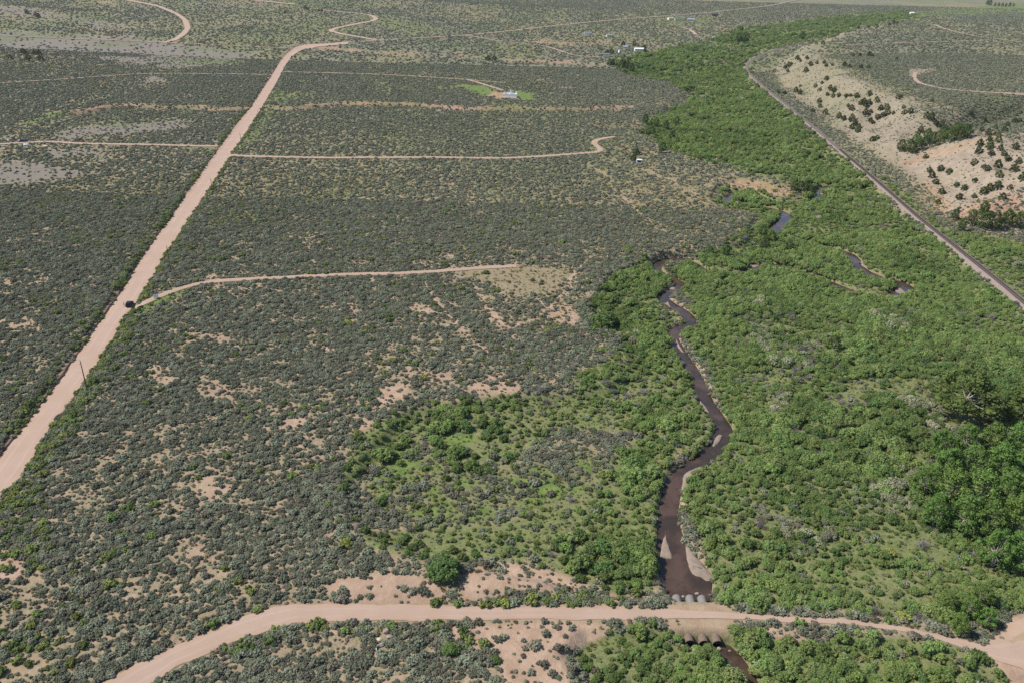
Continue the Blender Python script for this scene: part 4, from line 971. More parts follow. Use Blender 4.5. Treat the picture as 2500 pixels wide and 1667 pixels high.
junipers([(1571, 124), (1573, 133)], 1.9, 'tall dark conifer at the right end of the white house', 'conifers by the white house')
junipers([(1807, 78)], 3.0, ['dark pointed tree directly behind the far cottonwood clump'], None)
junipers([(1553, 378), (1546, 392)], 1.3, 'green juniper left of the small white camper', 'junipers by the camper')
junipers([(1567, 327), (1580, 330)], 1.6, 'dark juniper at the head of the hooked track', 'junipers at the hooked track')

def round_shrub(px, py, r, label, k=0, sz=0.8):
    p = at(px, py); o = bpy.data.objects.new('round_shrub', ROUND[k % 3]); COL.objects.link(o); o.location = p - Vector((0, 0, .15)); o.scale = (r, r, r * sz); o.rotation_euler = (0, 0, rnd.random() * 6)
    HOLES.append((p.x, p.y, r * 0.9)); return tag(o, label, 'shrub')
round_shrub(935, 1118, 3.6, 'large round dark green shrub at the left edge of the meadow', 0)
round_shrub(1085, 1402, 4.2, 'large round dark green shrub just above the lower road', 1)
round_shrub(1475, 792, 5.2, 'very large dark green shrub left of the creek bends', 2)
round_shrub(1493, 738, 3.2, 'tall green shrub above the very large dark shrub', 0, 1.0)
round_shrub(1535, 616, 2.2, 'dark round bush alone in the sage left of the upper creek bend', 1)
round_shrub(1542, 1140, 3.2, 'olive green rounded shrub left of the creek, beside the meadow', 2, 1.0)
round_shrub(1187, 668, 1.6, 'single dark bush in the middle of the grassy clearing', 0)
round_shrub(1100, 1590, 2.0, 'dark green shrub clump at the left edge of the sandy ground', 1)
round_shrub(1210, 1612, 1.2, 'small bright shrub on the sandy ground near the bottom edge', 2)
round_shrub(1540, 745, 3.0, 'rusty green shrub right of the very large dark shrub', 1, 0.9)

# ------------------------------------------------------------------ railway
def ballast_material():
    m, t, b = mat('ballast'); n = NB(t); P = n.coords(); ac = n.attr('across')
    ab = n.math('ABSOLUTE', ac, 0)
    c = n.mix(n.ramp(n.noise(P, 1.5, 5, 0.7), 0.35, 0.65), (0.185, 0.145, 0.125), (0.27, 0.215, 0.185))
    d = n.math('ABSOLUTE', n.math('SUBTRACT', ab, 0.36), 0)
    c = n.mix(n.ramp(d, 0.05, 0.17, 0.85, 0.0), c, (0.085, 0.065, 0.06))      # rust and oil along both rails, with the rails' shadow painted in
    t.links.new(c, b.inputs['Base Color']); b.inputs['Roughness'].default_value = 0.95; return m
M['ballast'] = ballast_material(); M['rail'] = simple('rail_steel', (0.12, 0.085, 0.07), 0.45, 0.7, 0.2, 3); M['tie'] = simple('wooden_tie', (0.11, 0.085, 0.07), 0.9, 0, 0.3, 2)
RP = ground(smooth_line(RAIL, 3)); rc = resample(RP[:, :2], 3.0)
rz_ = height(rc[:, 0], rc[:, 1]); ker = np.ones(15) / 15; rz_ = np.convolve(np.pad(rz_, 7, mode='edge'), ker, 'valid') + 0.7
rt = np.gradient(rc, axis=0); rt /= np.linalg.norm(rt, axis=1, keepdims=True); rn = np.stack([-rt[:, 1], rt[:, 0]], 1)
rw = empty('railway_track', (0, 0, 0)); tag(rw, 'single railway track on a pale ballast bank at the foot of the slope', 'railway')
offs = np.array([-3.2, -1.9, -1.2, -0.6, 0, 0.6, 1.2, 1.9, 3.2]); zo = np.array([-1.9, -0.02, 0, 0, 0, 0, 0, -0.02, -1.9])
V = np.stack([np.column_stack([rc + rn * o, rz_ + zz]) for o, zz in zip(offs, zo)], 1); nx = len(offs); n = len(rc)
q = np.arange((n - 1) * nx).reshape(n - 1, nx)[:, :-1].ravel(); q = np.stack([q, q + nx, q + nx + 1, q + 1], 1)
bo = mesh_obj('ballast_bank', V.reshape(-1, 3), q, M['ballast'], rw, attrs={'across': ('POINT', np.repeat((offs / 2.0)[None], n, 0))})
if bo.data.polygons[3].normal.z < 0: bo.data.flip_normals()
for sgn in (-0.72, 0.72):
    prof = np.array([(-.075, 0.10), (.075, 0.10), (.04, 0.28), (-.04, 0.28)])
    V = np.stack([np.column_stack([rc + rn * (sgn + a), rz_ + zz]) for a, zz in prof], 1)
    Fq = np.array([(i * 4 + j, i * 4 + (j + 1) % 4, (i + 1) * 4 + (j + 1) % 4, (i + 1) * 4 + j) for i in range(n - 1) for j in range(4)])
    mesh_obj('rail', V.reshape(-1, 3), Fq, M['rail'], rw)
tc_ = resample(np.column_stack([rc, rz_]), 0.62); tc_ = tc_[(np.hypot(tc_[:, 0], tc_[:, 1]) < 620)]
tt = np.gradient(tc_[:, :2], axis=0); tt /= np.linalg.norm(tt, axis=1, keepdims=True); tnn = np.stack([-tt[:, 1], tt[:, 0]], 1)
cn = [(-1, -1, 0), (1, -1, 0), (1, 1, 0), (-1, 1, 0), (-1, -1, 1), (1, -1, 1), (1, 1, 1), (-1, 1, 1)]
V = np.stack([np.column_stack([tc_[:, :2] + tnn * (1.25 * a) + tt * (0.12 * b), tc_[:, 2] + 0.1 * c - 0.02]) for a, b, c in cn], 1).reshape(-1, 3)
bq = np.array([(4, 5, 6, 7), (0, 1, 5, 4), (1, 2, 6, 5), (2, 3, 7, 6), (3, 0, 4, 7)])
tag(mesh_obj('wooden_ties', V, (np.arange(len(tc_))[:, None, None] * 8 + bq[None]).reshape(-1, 4), M['tie'], rw), kind='stuff')
ROADS_W.append(np.column_stack([rc, np.full(n, 2.3)]))

# ------------------------------------------------------------------ utility poles
M['pole'] = simple('weathered_pole', (0.10, 0.06, 0.04), 0.9, 0, 0.3, 5); M['porcelain'] = simple('insulator', (0.45, 0.42, 0.38), 0.3)
words = ['nearest utility pole, beside the bend in the left verge below the car', 'utility pole between the car and the clearing track turn-off, second nearest', 'utility pole halfway between the clearing track and the ranch track', 'utility pole just above the ranch track junction',
         'utility pole below the gully crossing, fifth along the road', 'far utility pole above the gully crossing, sixth along the road', 'farthest thin utility pole beside the road, below the road fork']
for k, (px, py) in enumerate([(214, 956), (417, 659), (521, 484), (591, 369), (633, 304), (669.5, 248.5), (703, 196)]):
    p = at(px, py); e = empty('utility_pole', p); H = 10.4 if k != 3 else 11.6
    mb = MB(); mb.tube([(0, 0, -1), (0, 0, H * 0.5), (0, 0, H)], [0.19, 0.16, 0.12], 8); mb.build('pole_shaft', M['pole'], e)
    mb = MB(); mb.tube([(0, 0, H - .1), (-.06, 0, H + .5)], [0.03, 0.03], 5); mb.build('top_pin', M['pole'], e)
    mb = MB(); mb.tube([(-.06, 0, H + .35), (-.06, 0, H + .5), (-.06, 0, H + .62)], [0.09, 0.10, 0.04], 7); mb.build('insulator', M['porcelain'], e)
    mb = MB(); mb.box(-.5, 0, -.03, .03, H - 1.1, H - 1.02); mb.tube([(-.48, 0, H - 1.02), (-.48, 0, H - .78)], [0.08, 0.06], 6); mb.build('side_bracket', M['porcelain'], e)
    tag(e, words[k], 'utility pole', 'utility poles along the road'); HOLES.append((p.x, p.y, 0.8))

# ------------------------------------------------------------------ vehicles and the person
M['black_paint'] = simple('black_paint', (0.012, 0.013, 0.018), 0.25, 0.2, 0.1); M['glass'] = simple('dark_glass', (0.015, 0.018, 0.022), 0.08); M['tyre'] = simple('tyre', (0.02, 0.02, 0.02), 0.9)
M['alloy'] = simple('alloy', (0.35, 0.35, 0.36), 0.35, 0.8); M['lamp_w'] = simple('headlight', (0.6, 0.6, 0.58), 0.2); M['lamp_r'] = simple('taillight', (0.30, 0.02, 0.02), 0.3)
M['navy_paint'] = simple('navy_paint', (0.03, 0.05, 0.10), 0.3, 0.2, 0.1); M['silver_paint'] = simple('silver_paint', (0.5, 0.5, 0.5), 0.35, 0.4, 0.05)
def vehicle(name, loc, heading, paint, label, cat, L=4.7, Wd=1.9, pickup=False, hood=None):
    e = empty(name, loc, heading); h = Wd / 2
    def ring(x, y, z0, z1, r=0.12): return [(x, -y + r, z0), (x, y - r, z0), (x, y, z0 + r), (x, y, z1 - r), (x, y - r, z1), (x, -y + r, z1), (x, -y, z1 - r), (x, -y, z0 + r)]
    a = L / 2
    mb = MB(); mb.loft([ring(-a, h * .86, .45, .90), ring(-a + .12, h * .97, .34, 1.02), ring(-a * .3, h, .30, 1.04), ring(a * .42, h, .30, 1.02), ring(a - .35, h * .96, .32, .94), ring(a - .06, h * .84, .42, .80)]); mb.build('body', paint, e, True)
    x0, x1 = (-a + .10, a * .40) if not pickup else (-a * .30, a * .46)
    t0, t1 = (x0 + .35, x1 - .75) if not pickup else (x0 + .2, x1 - .75)
    mb = MB(); mb.add([(x0, -h * .93, 1.0), (x1, -h * .93, 1.0), (x1, h * .93, 1.0), (x0, h * .93, 1.0), (t0, -h * .74, 1.68), (t1, -h * .74, 1.68), (t1, h * .74, 1.68), (t0, h * .74, 1.68)], [(4, 5, 6, 7), (0, 1, 5, 4), (1, 2, 6, 5), (2, 3, 7, 6), (3, 0, 4, 7)]); mb.build('cabin', paint, e)
    def pane(nm, c, eps=0.02, s=0.84):
        c = [Vector(v) for v in c]; ce = sum(c, Vector()) / 4; nn = (c[1] - c[0]).cross(c[3] - c[0]).normalized()
        if nn.dot(ce - Vector((0, 0, 1.2))) < 0: nn = -nn
        MB().add([tuple(ce + (v - ce) * s + nn * eps) for v in c], [(0, 1, 2, 3)]).build(nm, M['glass'], e)
    pane('windshield', [(x1, -h * .93, 1.0), (x1, h * .93, 1.0), (t1, h * .74, 1.68), (t1, -h * .74, 1.68)]); pane('rear_window', [(x0, -h * .93, 1.0), (x0, h * .93, 1.0), (t0, h * .74, 1.68), (t0, -h * .74, 1.68)])
    for s in (-1, 1):
        xm, tm = (x0 + x1) / 2, (t0 + t1) / 2
        pane('side_window', [(xm, s * h * .93, 1.0), (x1, s * h * .93, 1.0), (t1, s * h * .74, 1.68), (tm, s * h * .74, 1.68)]); pane('side_window', [(x0, s * h * .93, 1.0), (xm, s * h * .93, 1.0), (tm, s * h * .74, 1.68), (t0, s * h * .74, 1.68)])
        for x in (-a * .60, a * .62):
            mb = MB(); mb.tube([(x, s * (h - .24), .36), (x, s * (h + .02), .36)], .36, 12); wh = mb.build('wheel', M['tyre'], e)
            mb = MB(); mb.tube([(x, s * (h), .36), (x, s * (h + .035), .36)], .21, 10); mb.build('rim', M['alloy'], wh)
        mb = MB(); mb.box(a - .16, a - .03, s * h * .62 - .18, s * h * .62 + .18, .66, .80); mb.build('headlight', M['lamp_w'], e)
        mb = MB(); mb.box(-a - .02, -a + .10, s * h * .80 - .10, s * h * .80 + .10, .70, .98); mb.build('taillight', M['lamp_r'], e)
        mb = MB(); mb.box(x1 - .35, x1 - .2, s * h * .95, s * h * .95 + s * .18, 1.02, 1.16); mb.build('mirror', paint, e)
    if pickup:
        mb = MB(); mb.box(-a + .06, -a * .32, -h * .95, -h * .84, 1.0, 1.3); mb.box(-a + .06, -a * .32, h * .84, h * .95, 1.0, 1.3); mb.box(-a + .06, -a + .16, -h * .95, h * .95, 1.0, 1.3); mb.build('cargo_bed', paint, e)
    if hood:
        mb = MB(); mb.box(a * .46, a - .12, -h * .9, h * .9, .96, 1.06, .05); mb.build('hood', hood, e)
    HOLES.append((loc[0], loc[1], L * 0.6)); return tag(e, label, cat)
rd = road_mid
def road_dir(p):
    i = int(np.argmin(np.hypot(rd[:, 0] - p[0], rd[:, 1] - p[1]))); d = rd[min(i + 2, len(rd) - 1)] - rd[max(i - 2, 0)]; return math.atan2(d[1], d[0])
p = at(317, 747) + Vector((0, 0, 0.2)); vehicle('black_car', p, road_dir(p), M['black_paint'], 'black car parked on the pale dirt road', 'car', 4.8, 1.95)
p = at(56, 347) + Vector((0, 0, 0.1)); vehicle('blue_truck', p, math.pi + 0.06, M['navy_paint'], 'dark blue pickup with silver nose on the west track at the left edge', 'pickup', 7.0, 2.1, True, M['silver_paint'])
p = at(25, 346) + Vector((0, 0, 0.1)); vehicle('small_car', p, math.pi, M['silver_paint'], 'small silver and dark vehicle left of the blue pickup', 'car', 3.2, 1.6)

def person(loc, rz):
    V = {'pel': (0, 0, .92), 'bel': (0, 0, 1.08), 'che': (0, 0, 1.28), 'nek': (0, 0, 1.44), 'hed': (0, .02, 1.58), 'top': (0, .02, 1.70)}
    E = [('pel', 'bel'), ('bel', 'che'), ('che', 'nek'), ('nek', 'hed'), ('hed', 'top')]; Rr = {'pel': .15, 'bel': .135, 'che': .15, 'nek': .06, 'hed': .10, 'top': .075}
    for s, t in ((-1, 'l'), (1, 'r')):
        V.update({t + 'hip': (s * .10, 0, .88), t + 'kne': (s * .11, .02, .48), t + 'ank': (s * .12, -.02, .09), t + 'toe': (s * .13, .17, .04), t + 'sho': (s * .19, 0, 1.36), t + 'elb': (s * .25, -.02, 1.10), t + 'wri': (s * .25, .08, .88), t + 'pal': (s * .25, .11, .80)})
        E += [('pel', t + 'hip'), (t + 'hip', t + 'kne'), (t + 'kne', t + 'ank'), (t + 'ank', t + 'toe'), ('che', t + 'sho'), (t + 'sho', t + 'elb'), (t + 'elb', t + 'wri'), (t + 'wri', t + 'pal')]
        Rr.update({t + 'hip': .10, t + 'kne': .065, t + 'ank': .045, t + 'toe': .04, t + 'sho': .065, t + 'elb': .045, t + 'wri': .032, t + 'pal': .035})
        for f, (dx, ln) in enumerate(((-.03, .075), (-.01, .09), (.01, .085), (.03, .07), (-.05, .05))):
            V[t + 'f%d' % f] = (s * .25 + dx, .13 + (.03 if f == 4 else 0), .80 - ln); E.append((t + 'pal', t + 'f%d' % f)); Rr[t + 'f%d' % f] = .009
    ks = list(V); me = bpy.data.meshes.new('person'); me.from_pydata([V[k] for k in ks], [(ks.index(a), ks.index(b)) for a, b in E], []); o = bpy.data.objects.new('person', me); COL.objects.link(o)
    sk = o.modifiers.new('skin', 'SKIN'); sk.use_smooth_shade = True; o.modifiers.new('sub', 'SUBSURF').levels = 1; o.modifiers['sub'].render_levels = 1
    for i, k in enumerate(ks):
        me.skin_vertices[0].data[i].radius = (Rr[k], Rr[k]); me.skin_vertices[0].data[i].use_root = (k == 'pel')
    m, t, b = mat('clothed_person'); n = NB(t); sx = t.nodes.new('ShaderNodeSeparateXYZ'); t.links.new(n.coords(), sx.inputs[0]); z = sx.outputs[2]
    c = n.mix(n.ramp(z, .92, .94), (0.03, 0.035, 0.055), (0.035, 0.03, 0.03)); c = n.mix(n.ramp(z, 1.45, 1.47), c, (0.42, 0.25, 0.18)); c = n.mix(n.ramp(z, 1.63, 1.65), c, (0.03, 0.02, 0.015))
    t.links.new(c, b.inputs['Base Color']); me.materials.append(m)
    o.location = loc; o.rotation_euler = (0, 0, rz); tag(o, 'person in dark clothes standing beside the black car', 'person')
    mb = MB()      # eyes, nose and mouth line are a few millimetres each; hair is a cap
    mb.loft([[(.108 * math.cos(a) * s, .02 + .108 * math.sin(a) * s, zz) for a in [6.283 * i / 10 for i in range(10)]] for s, zz in ((1.0, 1.60), (1.02, 1.66), (.8, 1.73), (.3, 1.765))]); mb.build('hair', simple('dark_hair', (0.03, 0.02, 0.015), 0.6), o, True)
    mb = MB(); mb.box(-.016, .016, .11, .145, 1.545, 1.585, .004); mb.build('nose', simple('skin', (0.42, 0.25, 0.18), .6), o)
    for s in (-1, 1):
        mb = MB(); mb.box(s * .04 - .014, s * .04 + .014, .105, .122, 1.598, 1.612); mb.build('eye', M['tyre'], o)
        mb = MB(); mb.box(s * .105 - .012, s * .105 + .012, .0, .05, 1.56, 1.61); mb.build('ear', simple('skin_ear', (0.42, 0.25, 0.18), .6), o)
    mb = MB(); mb.box(-.028, .028, .10, .117, 1.515, 1.523); mb.build('mouth', simple('lips', (0.30, 0.12, 0.10), .6), o)
person(at(303.5, 750) + Vector((0, 0, 0.14)), -1.2)

# ------------------------------------------------------------------ buildings and other things
M['white'] = simple('white_siding', (0.78, 0.78, 0.76), 0.6, 0, 0.05); M['offwhite'] = simple('cream_siding', (0.62, 0.58, 0.50), 0.7, 0, 0.06); M['grey_roof'] = simple('grey_metal_roof', (0.36, 0.40, 0.46), 0.4, 0.3, 0.08)
M['concrete'] = simple('white_concrete', (0.80, 0.80, 0.77), 0.8, 0, 0.06, 2); M['dark_roof'] = simple('dark_roof', (0.07, 0.07, 0.075), 0.8); M['tan_wall'] = simple('tan_wall', (0.42, 0.34, 0.25), 0.8); M['dark_wall'] = simple('dark_wall', (0.05, 0.045, 0.045), 0.8)
M['red_stuff'] = simple('red_paint', (0.35, 0.08, 0.05), 0.6); M['plywood'] = simple('plywood', (0.60, 0.48, 0.30), 0.8); M['galv'] = simple('galvanised', (0.42, 0.43, 0.44), 0.55, 0.25, 0.12, 3); M['rock'] = simple('rock', (0.30, 0.24, 0.19), 0.95, 0, 0.25, 1.5, .5); M['tan_rock'] = simple('tan_rock', (0.52, 0.42, 0.25), 0.95, 0, 0.2, 1.5, .4)
M['green_wall'] = simple('green_roof', (0.10, 0.15, 0.12), 0.6)
def building(name, px, py, L, D, H, rh, rot, wall, roof, label, cat='house', windows=3, door=True, base=0.3, lift=0.0):
    p = at(px, py) + Vector((0, 0, lift)); e = empty(name, p, rot); a, d = L / 2, D / 2
    mb = MB(); mb.add([(-a, -d, -.6), (a, -d, -.6), (a, d, -.6), (-a, d, -.6), (-a, -d, H), (a, -d, H), (a, d, H), (-a, d, H), (-a, 0, H + rh), (a, 0, H + rh)],
                      [(3, 2, 1, 0), (0, 1, 5, 4), (2, 3, 7, 6), (1, 2, 6, 9, 5), (3, 0, 4, 8, 7), (4, 5, 9, 8), (6, 7, 8, 9)]); mb.build('wall', wall, e)
    o_, th = 0.25, 0.12; mb = MB()
    for s in (-1, 1):
        z0 = H - o_ * rh / d
        mb.add([(-a - o_, s * (d + o_), z0 + .03), (a + o_, s * (d + o_), z0 + .03), (a + o_, 0, H + rh + .03), (-a - o_, 0, H + rh + .03), (-a - o_, s * (d + o_), z0 + th), (a + o_, s * (d + o_), z0 + th), (a + o_, 0, H + rh + th), (-a - o_, 0, H + rh + th)],
               [(0, 1, 2, 3), (4, 5, 6, 7), (0, 1, 5, 4), (1, 2, 6, 5), (2, 3, 7, 6), (3, 0, 4, 7)])
    mb.build('roof', roof, e)
    for k in range(windows):
        x = -a + L * (k + 0.6) / (windows + .2)
        mb = MB(); mb.box(x - .55, x + .55, -d - .04, -d + .02, H * .45, H * .82); wn = mb.build('window', M['glass'], e)
        mb = MB(); mb.box(x - .62, x + .62, -d - .07, -d - .045, H * .41, H * .45); mb.build('sill', M['offwhite'], wn)
    if door:
        mb = MB(); mb.box(a - 1.6, a - .75, -d - .05, -d + .02, 0.0, min(2.0, H * .85)); mb.build('door', M['tan_wall'], e)
    HOLES.append((p.x, p.y, max(L, D) * 0.55 + .5)); return tag(e, label, cat)
building('mobile_home', 1435, 84, 13, 4.4, 2.8, 0.5, 0.05, M['white'], M['grey_roof'], 'white mobile home with grey side, left of two on the far plain', 'mobile home')
building('mobile_home', 1489, 90, 13, 4.4, 2.8, 0.5, 0.30, M['offwhite'], M['grey_roof'], 'beige-grey mobile home, right of two on the far plain', 'mobile home')
building('white_house', 1560, 125, 13, 6, 3.0, 1.2, 0.05, M['white'], M['white'], 'long white house at the edge of the far creek thicket', 'house', 4)
building('grey_house', 1527, 119, 7, 5, 2.6, 1.2, -0.25, M['galv'], M['grey_roof'], 'grey metal-roofed shed up-left of the white house', 'shed', 1, False)
building('tall_shed', 1513, 130, 3.4, 3.0, 3.6, 1.6, 0.4, M['white'], M['grey_roof'], 'small tall white shed with a grey roof below the grey shed', 'shed', 1, False)
building('long_trailer', 1477, 136, 12, 2.6, 2.2, .2, -0.22, M['galv'], M['galv'], 'long low grey trailer at the end of the branch track', 'trailer', 2, False)
building('green_barn', 1656, 51, 15, 7, 3.4, 1.6, 0.0, M['offwhite'], M['green_wall'], 'cream building with a dark green roof on the far meadow', 'barn', 3)
building('tan_house', 1637, 49, 12, 8, 3.2, 2.2, 0.35, M['offwhite'], M['tan_wall'], 'tan gabled house left of the green-roofed building', 'house', 2)
building('blue_roof_house', 1687, 51, 15, 8, 2.6, 2.0, -0.2, M['galv'], M['grey_roof'], 'house with a wide blue-grey roof right of the green-roofed building', 'house', 2)
building('dark_shed', 1672, 50, 6, 4, 2.4, 1.0, 0.0, M['tan_wall'], M['dark_roof'], 'small dark-roofed shed between the green and the blue-grey roofs', 'shed', 1, False)
building('dark_barn', 1745, 40, 12, 7, 4.0, 2.2, 0.0, M['dark_wall'], M['dark_roof'], 'dark barn standing alone beside the far valley road', 'barn', 1, False)
building('far_white_house', 2226, 35, 11, 7, 3.0, 1.6, 0.1, M['white'], M['white'], 'tiny white house on the far green field, upper right', 'house', 2)
building('white_camper_shell', 1742, 94, 5.0, 2.2, 2.0, .3, 0.5, M['white'], M['white'], 'tiny white trailer in the sage left of the far cottonwoods', 'trailer', 1, False)
# small camper near the hooked track
p = at(1560, 400); e = empty('white_camper', p, -0.12); HOLES.append((p.x, p.y, 2.6))
mb = MB(); mb.prism([(-1.8, .45), (1.7, .45), (1.8, 1.2), (1.75, 2.6), (-1.75, 2.65), (-1.9, 1.2)], -1.1, 1.1); mb.build('body', M['white'], e)
mb = MB(); mb.box(-1.1, 1.3, -1.13, -1.09, 1.1, 2.2); mb.build('window', M['glass'], e)
mb = MB(); mb.box(-1.8, 1.8, -1.2, 1.2, 2.652, 2.76, .05); mb.build('roof', M['white'], e)
for s in (-1, 1):
    mb = MB(); mb.tube([(-.2, s * 1.0, .34), (-.2, s * 1.18, .34)], .34, 10); mb.build('wheel', M['tyre'], e)
mb = MB(); mb.box(1.7, 3.1, -.08, .08, .42, .52); mb.build('tow_bar', M['galv'], e)
tag(e, 'small white camper trailer in the sage right of the ranch track', 'camper')
# white roofless foundation with pillars
p = at(1246, 237); e = empty('white_foundation', p, -0.05); HOLES.append((p.x, p.y, 7))
a, d, H, t = 6.2, 4.0, 3.0, .4
for (x0, x1, y0, y1) in ((-a, a, -d, -d + t), (-a, a, d - t, d), (-a, -a + t, -d + t, d - t), (a - t, a, -d + t, d - t)):
    mb = MB(); mb.box(x0, x1, y0, y1, -.6, H); mb.build('wall', M['concrete'], e)
for (x, y, h, r) in ((-.2, d - .9, 5.8, .55), (a - .9, d - .8, 4.2, .55), (-a + .7, d - .8, 3.9, .5)):
    mb = MB(); mb.box(x - r, x + r, y - r, y + r, -.4, h, .05); mb.build('pillar', M['concrete'], e)
mb = MB(); mb.box(-a + t + .01, a - t - .01, -d + t + .01, d - t - .01, -.5, 1.5); mb.build('floor_slab', M['concrete'], e)
mb = MB(); mb.box(-a, a, -d - 2.4, -d - .01, -.4, .35); mb.build('front_slab', simple('pale_pink_slab', (0.5, 0.4, 0.36), .9), e)
tag(e, 'roofless white concrete shell with three pillars on a pinkish pad', 'foundation')
# things by the west track
p = at(66, 357); e = empty('white_tank', p, 0.05); mb = MB(); mb.tube([(-2.1, 0, .85), (-1.9, 0, .85), (1.6, 0, .85), (1.8, 0, .85)], [.3, .62, .62, .3], 12); mb.build('tank_shell', M['white'], e, True)
for x in (-1.2, 1.0):
    mb = MB(); mb.box(x - .15, x + .15, -.5, .5, -.2, .42); mb.build('support', M['galv'], e)
tag(e, 'white cylindrical tank lying in the grass below the blue pickup', 'tank'); HOLES.append((p.x, p.y, 3))
p = at(111, 357); e = empty('tarped_pile', p, 0.0); mb = MB(); mb.loft([[(2.0 * math.cos(a) * s, 1.0 * math.sin(a) * s, z) for a in [6.283 * i / 10 for i in range(10)]] for s, z in ((1, -.1), (.9, .25), (.4, .45))]); mb.build('pale_sheet', M['plywood'], e)
mb = MB(); mb.box(-.6, 1.2, .9, 2.2, -.1, 1.2, .25); mb.build('grey_heap', M['rock'], e); tag(e, 'pile with a pale sheet beside the west track, right of the tank', 'pile'); HOLES.append((p.x, p.y, 3))
p = at(12, 366); e = empty('scrap_pile', p, 0.2)
for k in range(9):
    mb = MB(); x, y = rnd.uniform(-3, 3), rnd.uniform(-1.5, 1.5); mb.box(x - .8, x + .8, y - .3, y + .3, 0, rnd.uniform(.3, 1.3), .1); mb.build('scrap_piece', [M['red_stuff'], M['plywood'], M['white'], M['rock']][k % 4], e)
tag(e, 'heap of red and pale scrap at the left edge below the track', 'scrap'); HOLES.append((p.x, p.y, 4))
# small white sign in the verge
p = at(381, 729); e = empty('white_sign', p, 0.9)
for s in (-.7, .7):
    mb = MB(); mb.box(s - .05, s + .05, -.05, .05, -.3, 1.6); mb.build('post', M['plywood'], e)
mb = MB(); mb.box(-.95, .95, -.09, -.052, .35, 1.65); mb.build('board', M['white'], e)
tag(e, 'small white board in the grass beside the clearing track turn-off', 'sign'); HOLES.append((p.x, p.y, 1.6))
# culverts under the lower road
_ci = int(np.argmin([np.min(np.hypot(*(creek_s[:, :2] - m_).T)) for m_ in lower_mid])); _cm = lower_mid[_ci]; _ct = lower_mid[_ci + 1] - lower_mid[_ci - 1]; _ct /= np.linalg.norm(_ct); _cn = np.array([-_ct[1], _ct[0]])
if _cn[1] < 0: _cn = -_cn
def culvert(along, across, z, L, R, label, m, th=.05):
    q = _cm + _ct * along + _cn * across; d = -_cn * math.copysign(1, across)
    e = empty('culvert_pipe', (q[0], q[1], z), math.atan2(d[1], d[0]) - math.pi / 2); n = 18; rings = []
    for k in range(int(L / .3) + 1):
        r = R + (.03 if k % 2 else 0); rings.append([(r * math.cos(a), k * .3, r * math.sin(a)) for a in [6.283 * i / n for i in range(n)]])
    inner = [[(x * (1 - th), y, zz * (1 - th)) for x, y, zz in rg] for rg in rings[::-1]]
    mb = MB(); mb.loft(rings + inner, cap=False)
    m_ = len(rings) * 2; mb.f += [((m_ - 1) * n + j, (m_ - 1) * n + (j + 1) % n, (j + 1) % n, j) for j in range(n)]
    mb.build('corrugated_pipe', m, e, True)
    mb = MB(); mb.tube([(0, L * .8, 0), (0, L * .8 + .02, 0)], R * (1 - th) * .98, n); mb.build('shade_disc', M['dark_wall'], e)  # dark disc across the pipe, standing in for the shade inside
    return tag(e, label, 'culvert')
M['pale_galv'] = simple('bleached_galvanised', (0.2, 0.19, 0.18), 0.85, 0.1, 0.35, 3); M['rusty'] = simple('rusty_corrugated_steel', (0.17, 0.125, 0.095), 0.85, 0.1, 0.4, 2)
for k, (al, lab) in enumerate(((-3.6, 'left grey culvert pipe at the pool above the lower road'), (0.0, 'middle grey culvert pipe at the pool above the lower road'), (3.2, 'right grey culvert pipe at the pool above the lower road'))):
    culvert(al * 0.8, 6.6, -2.35, 5.5, 0.95, lab, M['pale_galv'])
for k, (al, lab) in enumerate(((-3.0, 'left rusty culvert outlet below the lower road'), (0.6, 'middle rusty culvert outlet below the lower road'), (4.0, 'right rusty culvert outlet below the lower road'))):
    culvert(al * 0.8, -6.3, -2.35, 5.5, 1.0, lab, M['rusty'])
for k in range(14):
    al, ac = rnd.uniform(-6, 6), rnd.choice((-1, 1)) * rnd.uniform(6.4, 8.4); q = _cm + _ct * al + _cn * ac; bm = bmesh.new(); bmesh.ops.create_icosphere(bm, subdivisions=2, radius=1)
    for v in bm.verts: v.co *= rnd.uniform(.75, 1.1)
    me = bpy.data.meshes.new('riprap_rock'); bm.to_mesh(me); bm.free(); me.materials.append(M['rock'] if k % 3 else M['pale_galv']); o = bpy.data.objects.new('riprap_rock', me); COL.objects.link(o); r = rnd.uniform(.25, .6)
    o.location = (q[0], q[1], max(-3.0, float(height(q[0:1], q[1:2])[0])) + r * .3); o.scale = (r, r * .8, r * .7)
    sd_ = 'pool side' if ac > 0 else 'outlet side'; tag(o, 'small pale rock by the culvert pipes, ' + sd_ + ' of the lower road', 'rock', 'rocks at the culverts, ' + sd_)
# rocks, debris
def boulder(px, py, r, m, label, z=None, sq=0.7, seed=0):
    p = at(px, py); bm = bmesh.new(); bmesh.ops.create_icosphere(bm, subdivisions=2, radius=1); rr = random.Random(seed)
    for v in bm.verts: v.co *= rr.uniform(.8, 1.1); v.co.z *= sq
    me = bpy.data.meshes.new('boulder'); bm.to_mesh(me); bm.free(); me.materials.append(m); o = bpy.data.objects.new('boulder', me); COL.objects.link(o); o.location = p + Vector((0, 0, r * .35 if z is None else z)); o.scale = (r, r * .8, r); HOLES.append((p.x, p.y, r * 1.3)); return tag(o, label, 'rock')
boulder(926, 1563, .65, M['tan_rock'], 'pale yellow rounded boulder in the scrub below the lower road', seed=1)
boulder(943, 1543, .75, M['rock'], 'grey-brown angular boulder, upper of the two above the yellow one', seed=2, sq=.9)
boulder(951, 1556, .7, M['rock'], 'grey-brown angular boulder, lower of the two above the yellow one', seed=3, sq=.6)
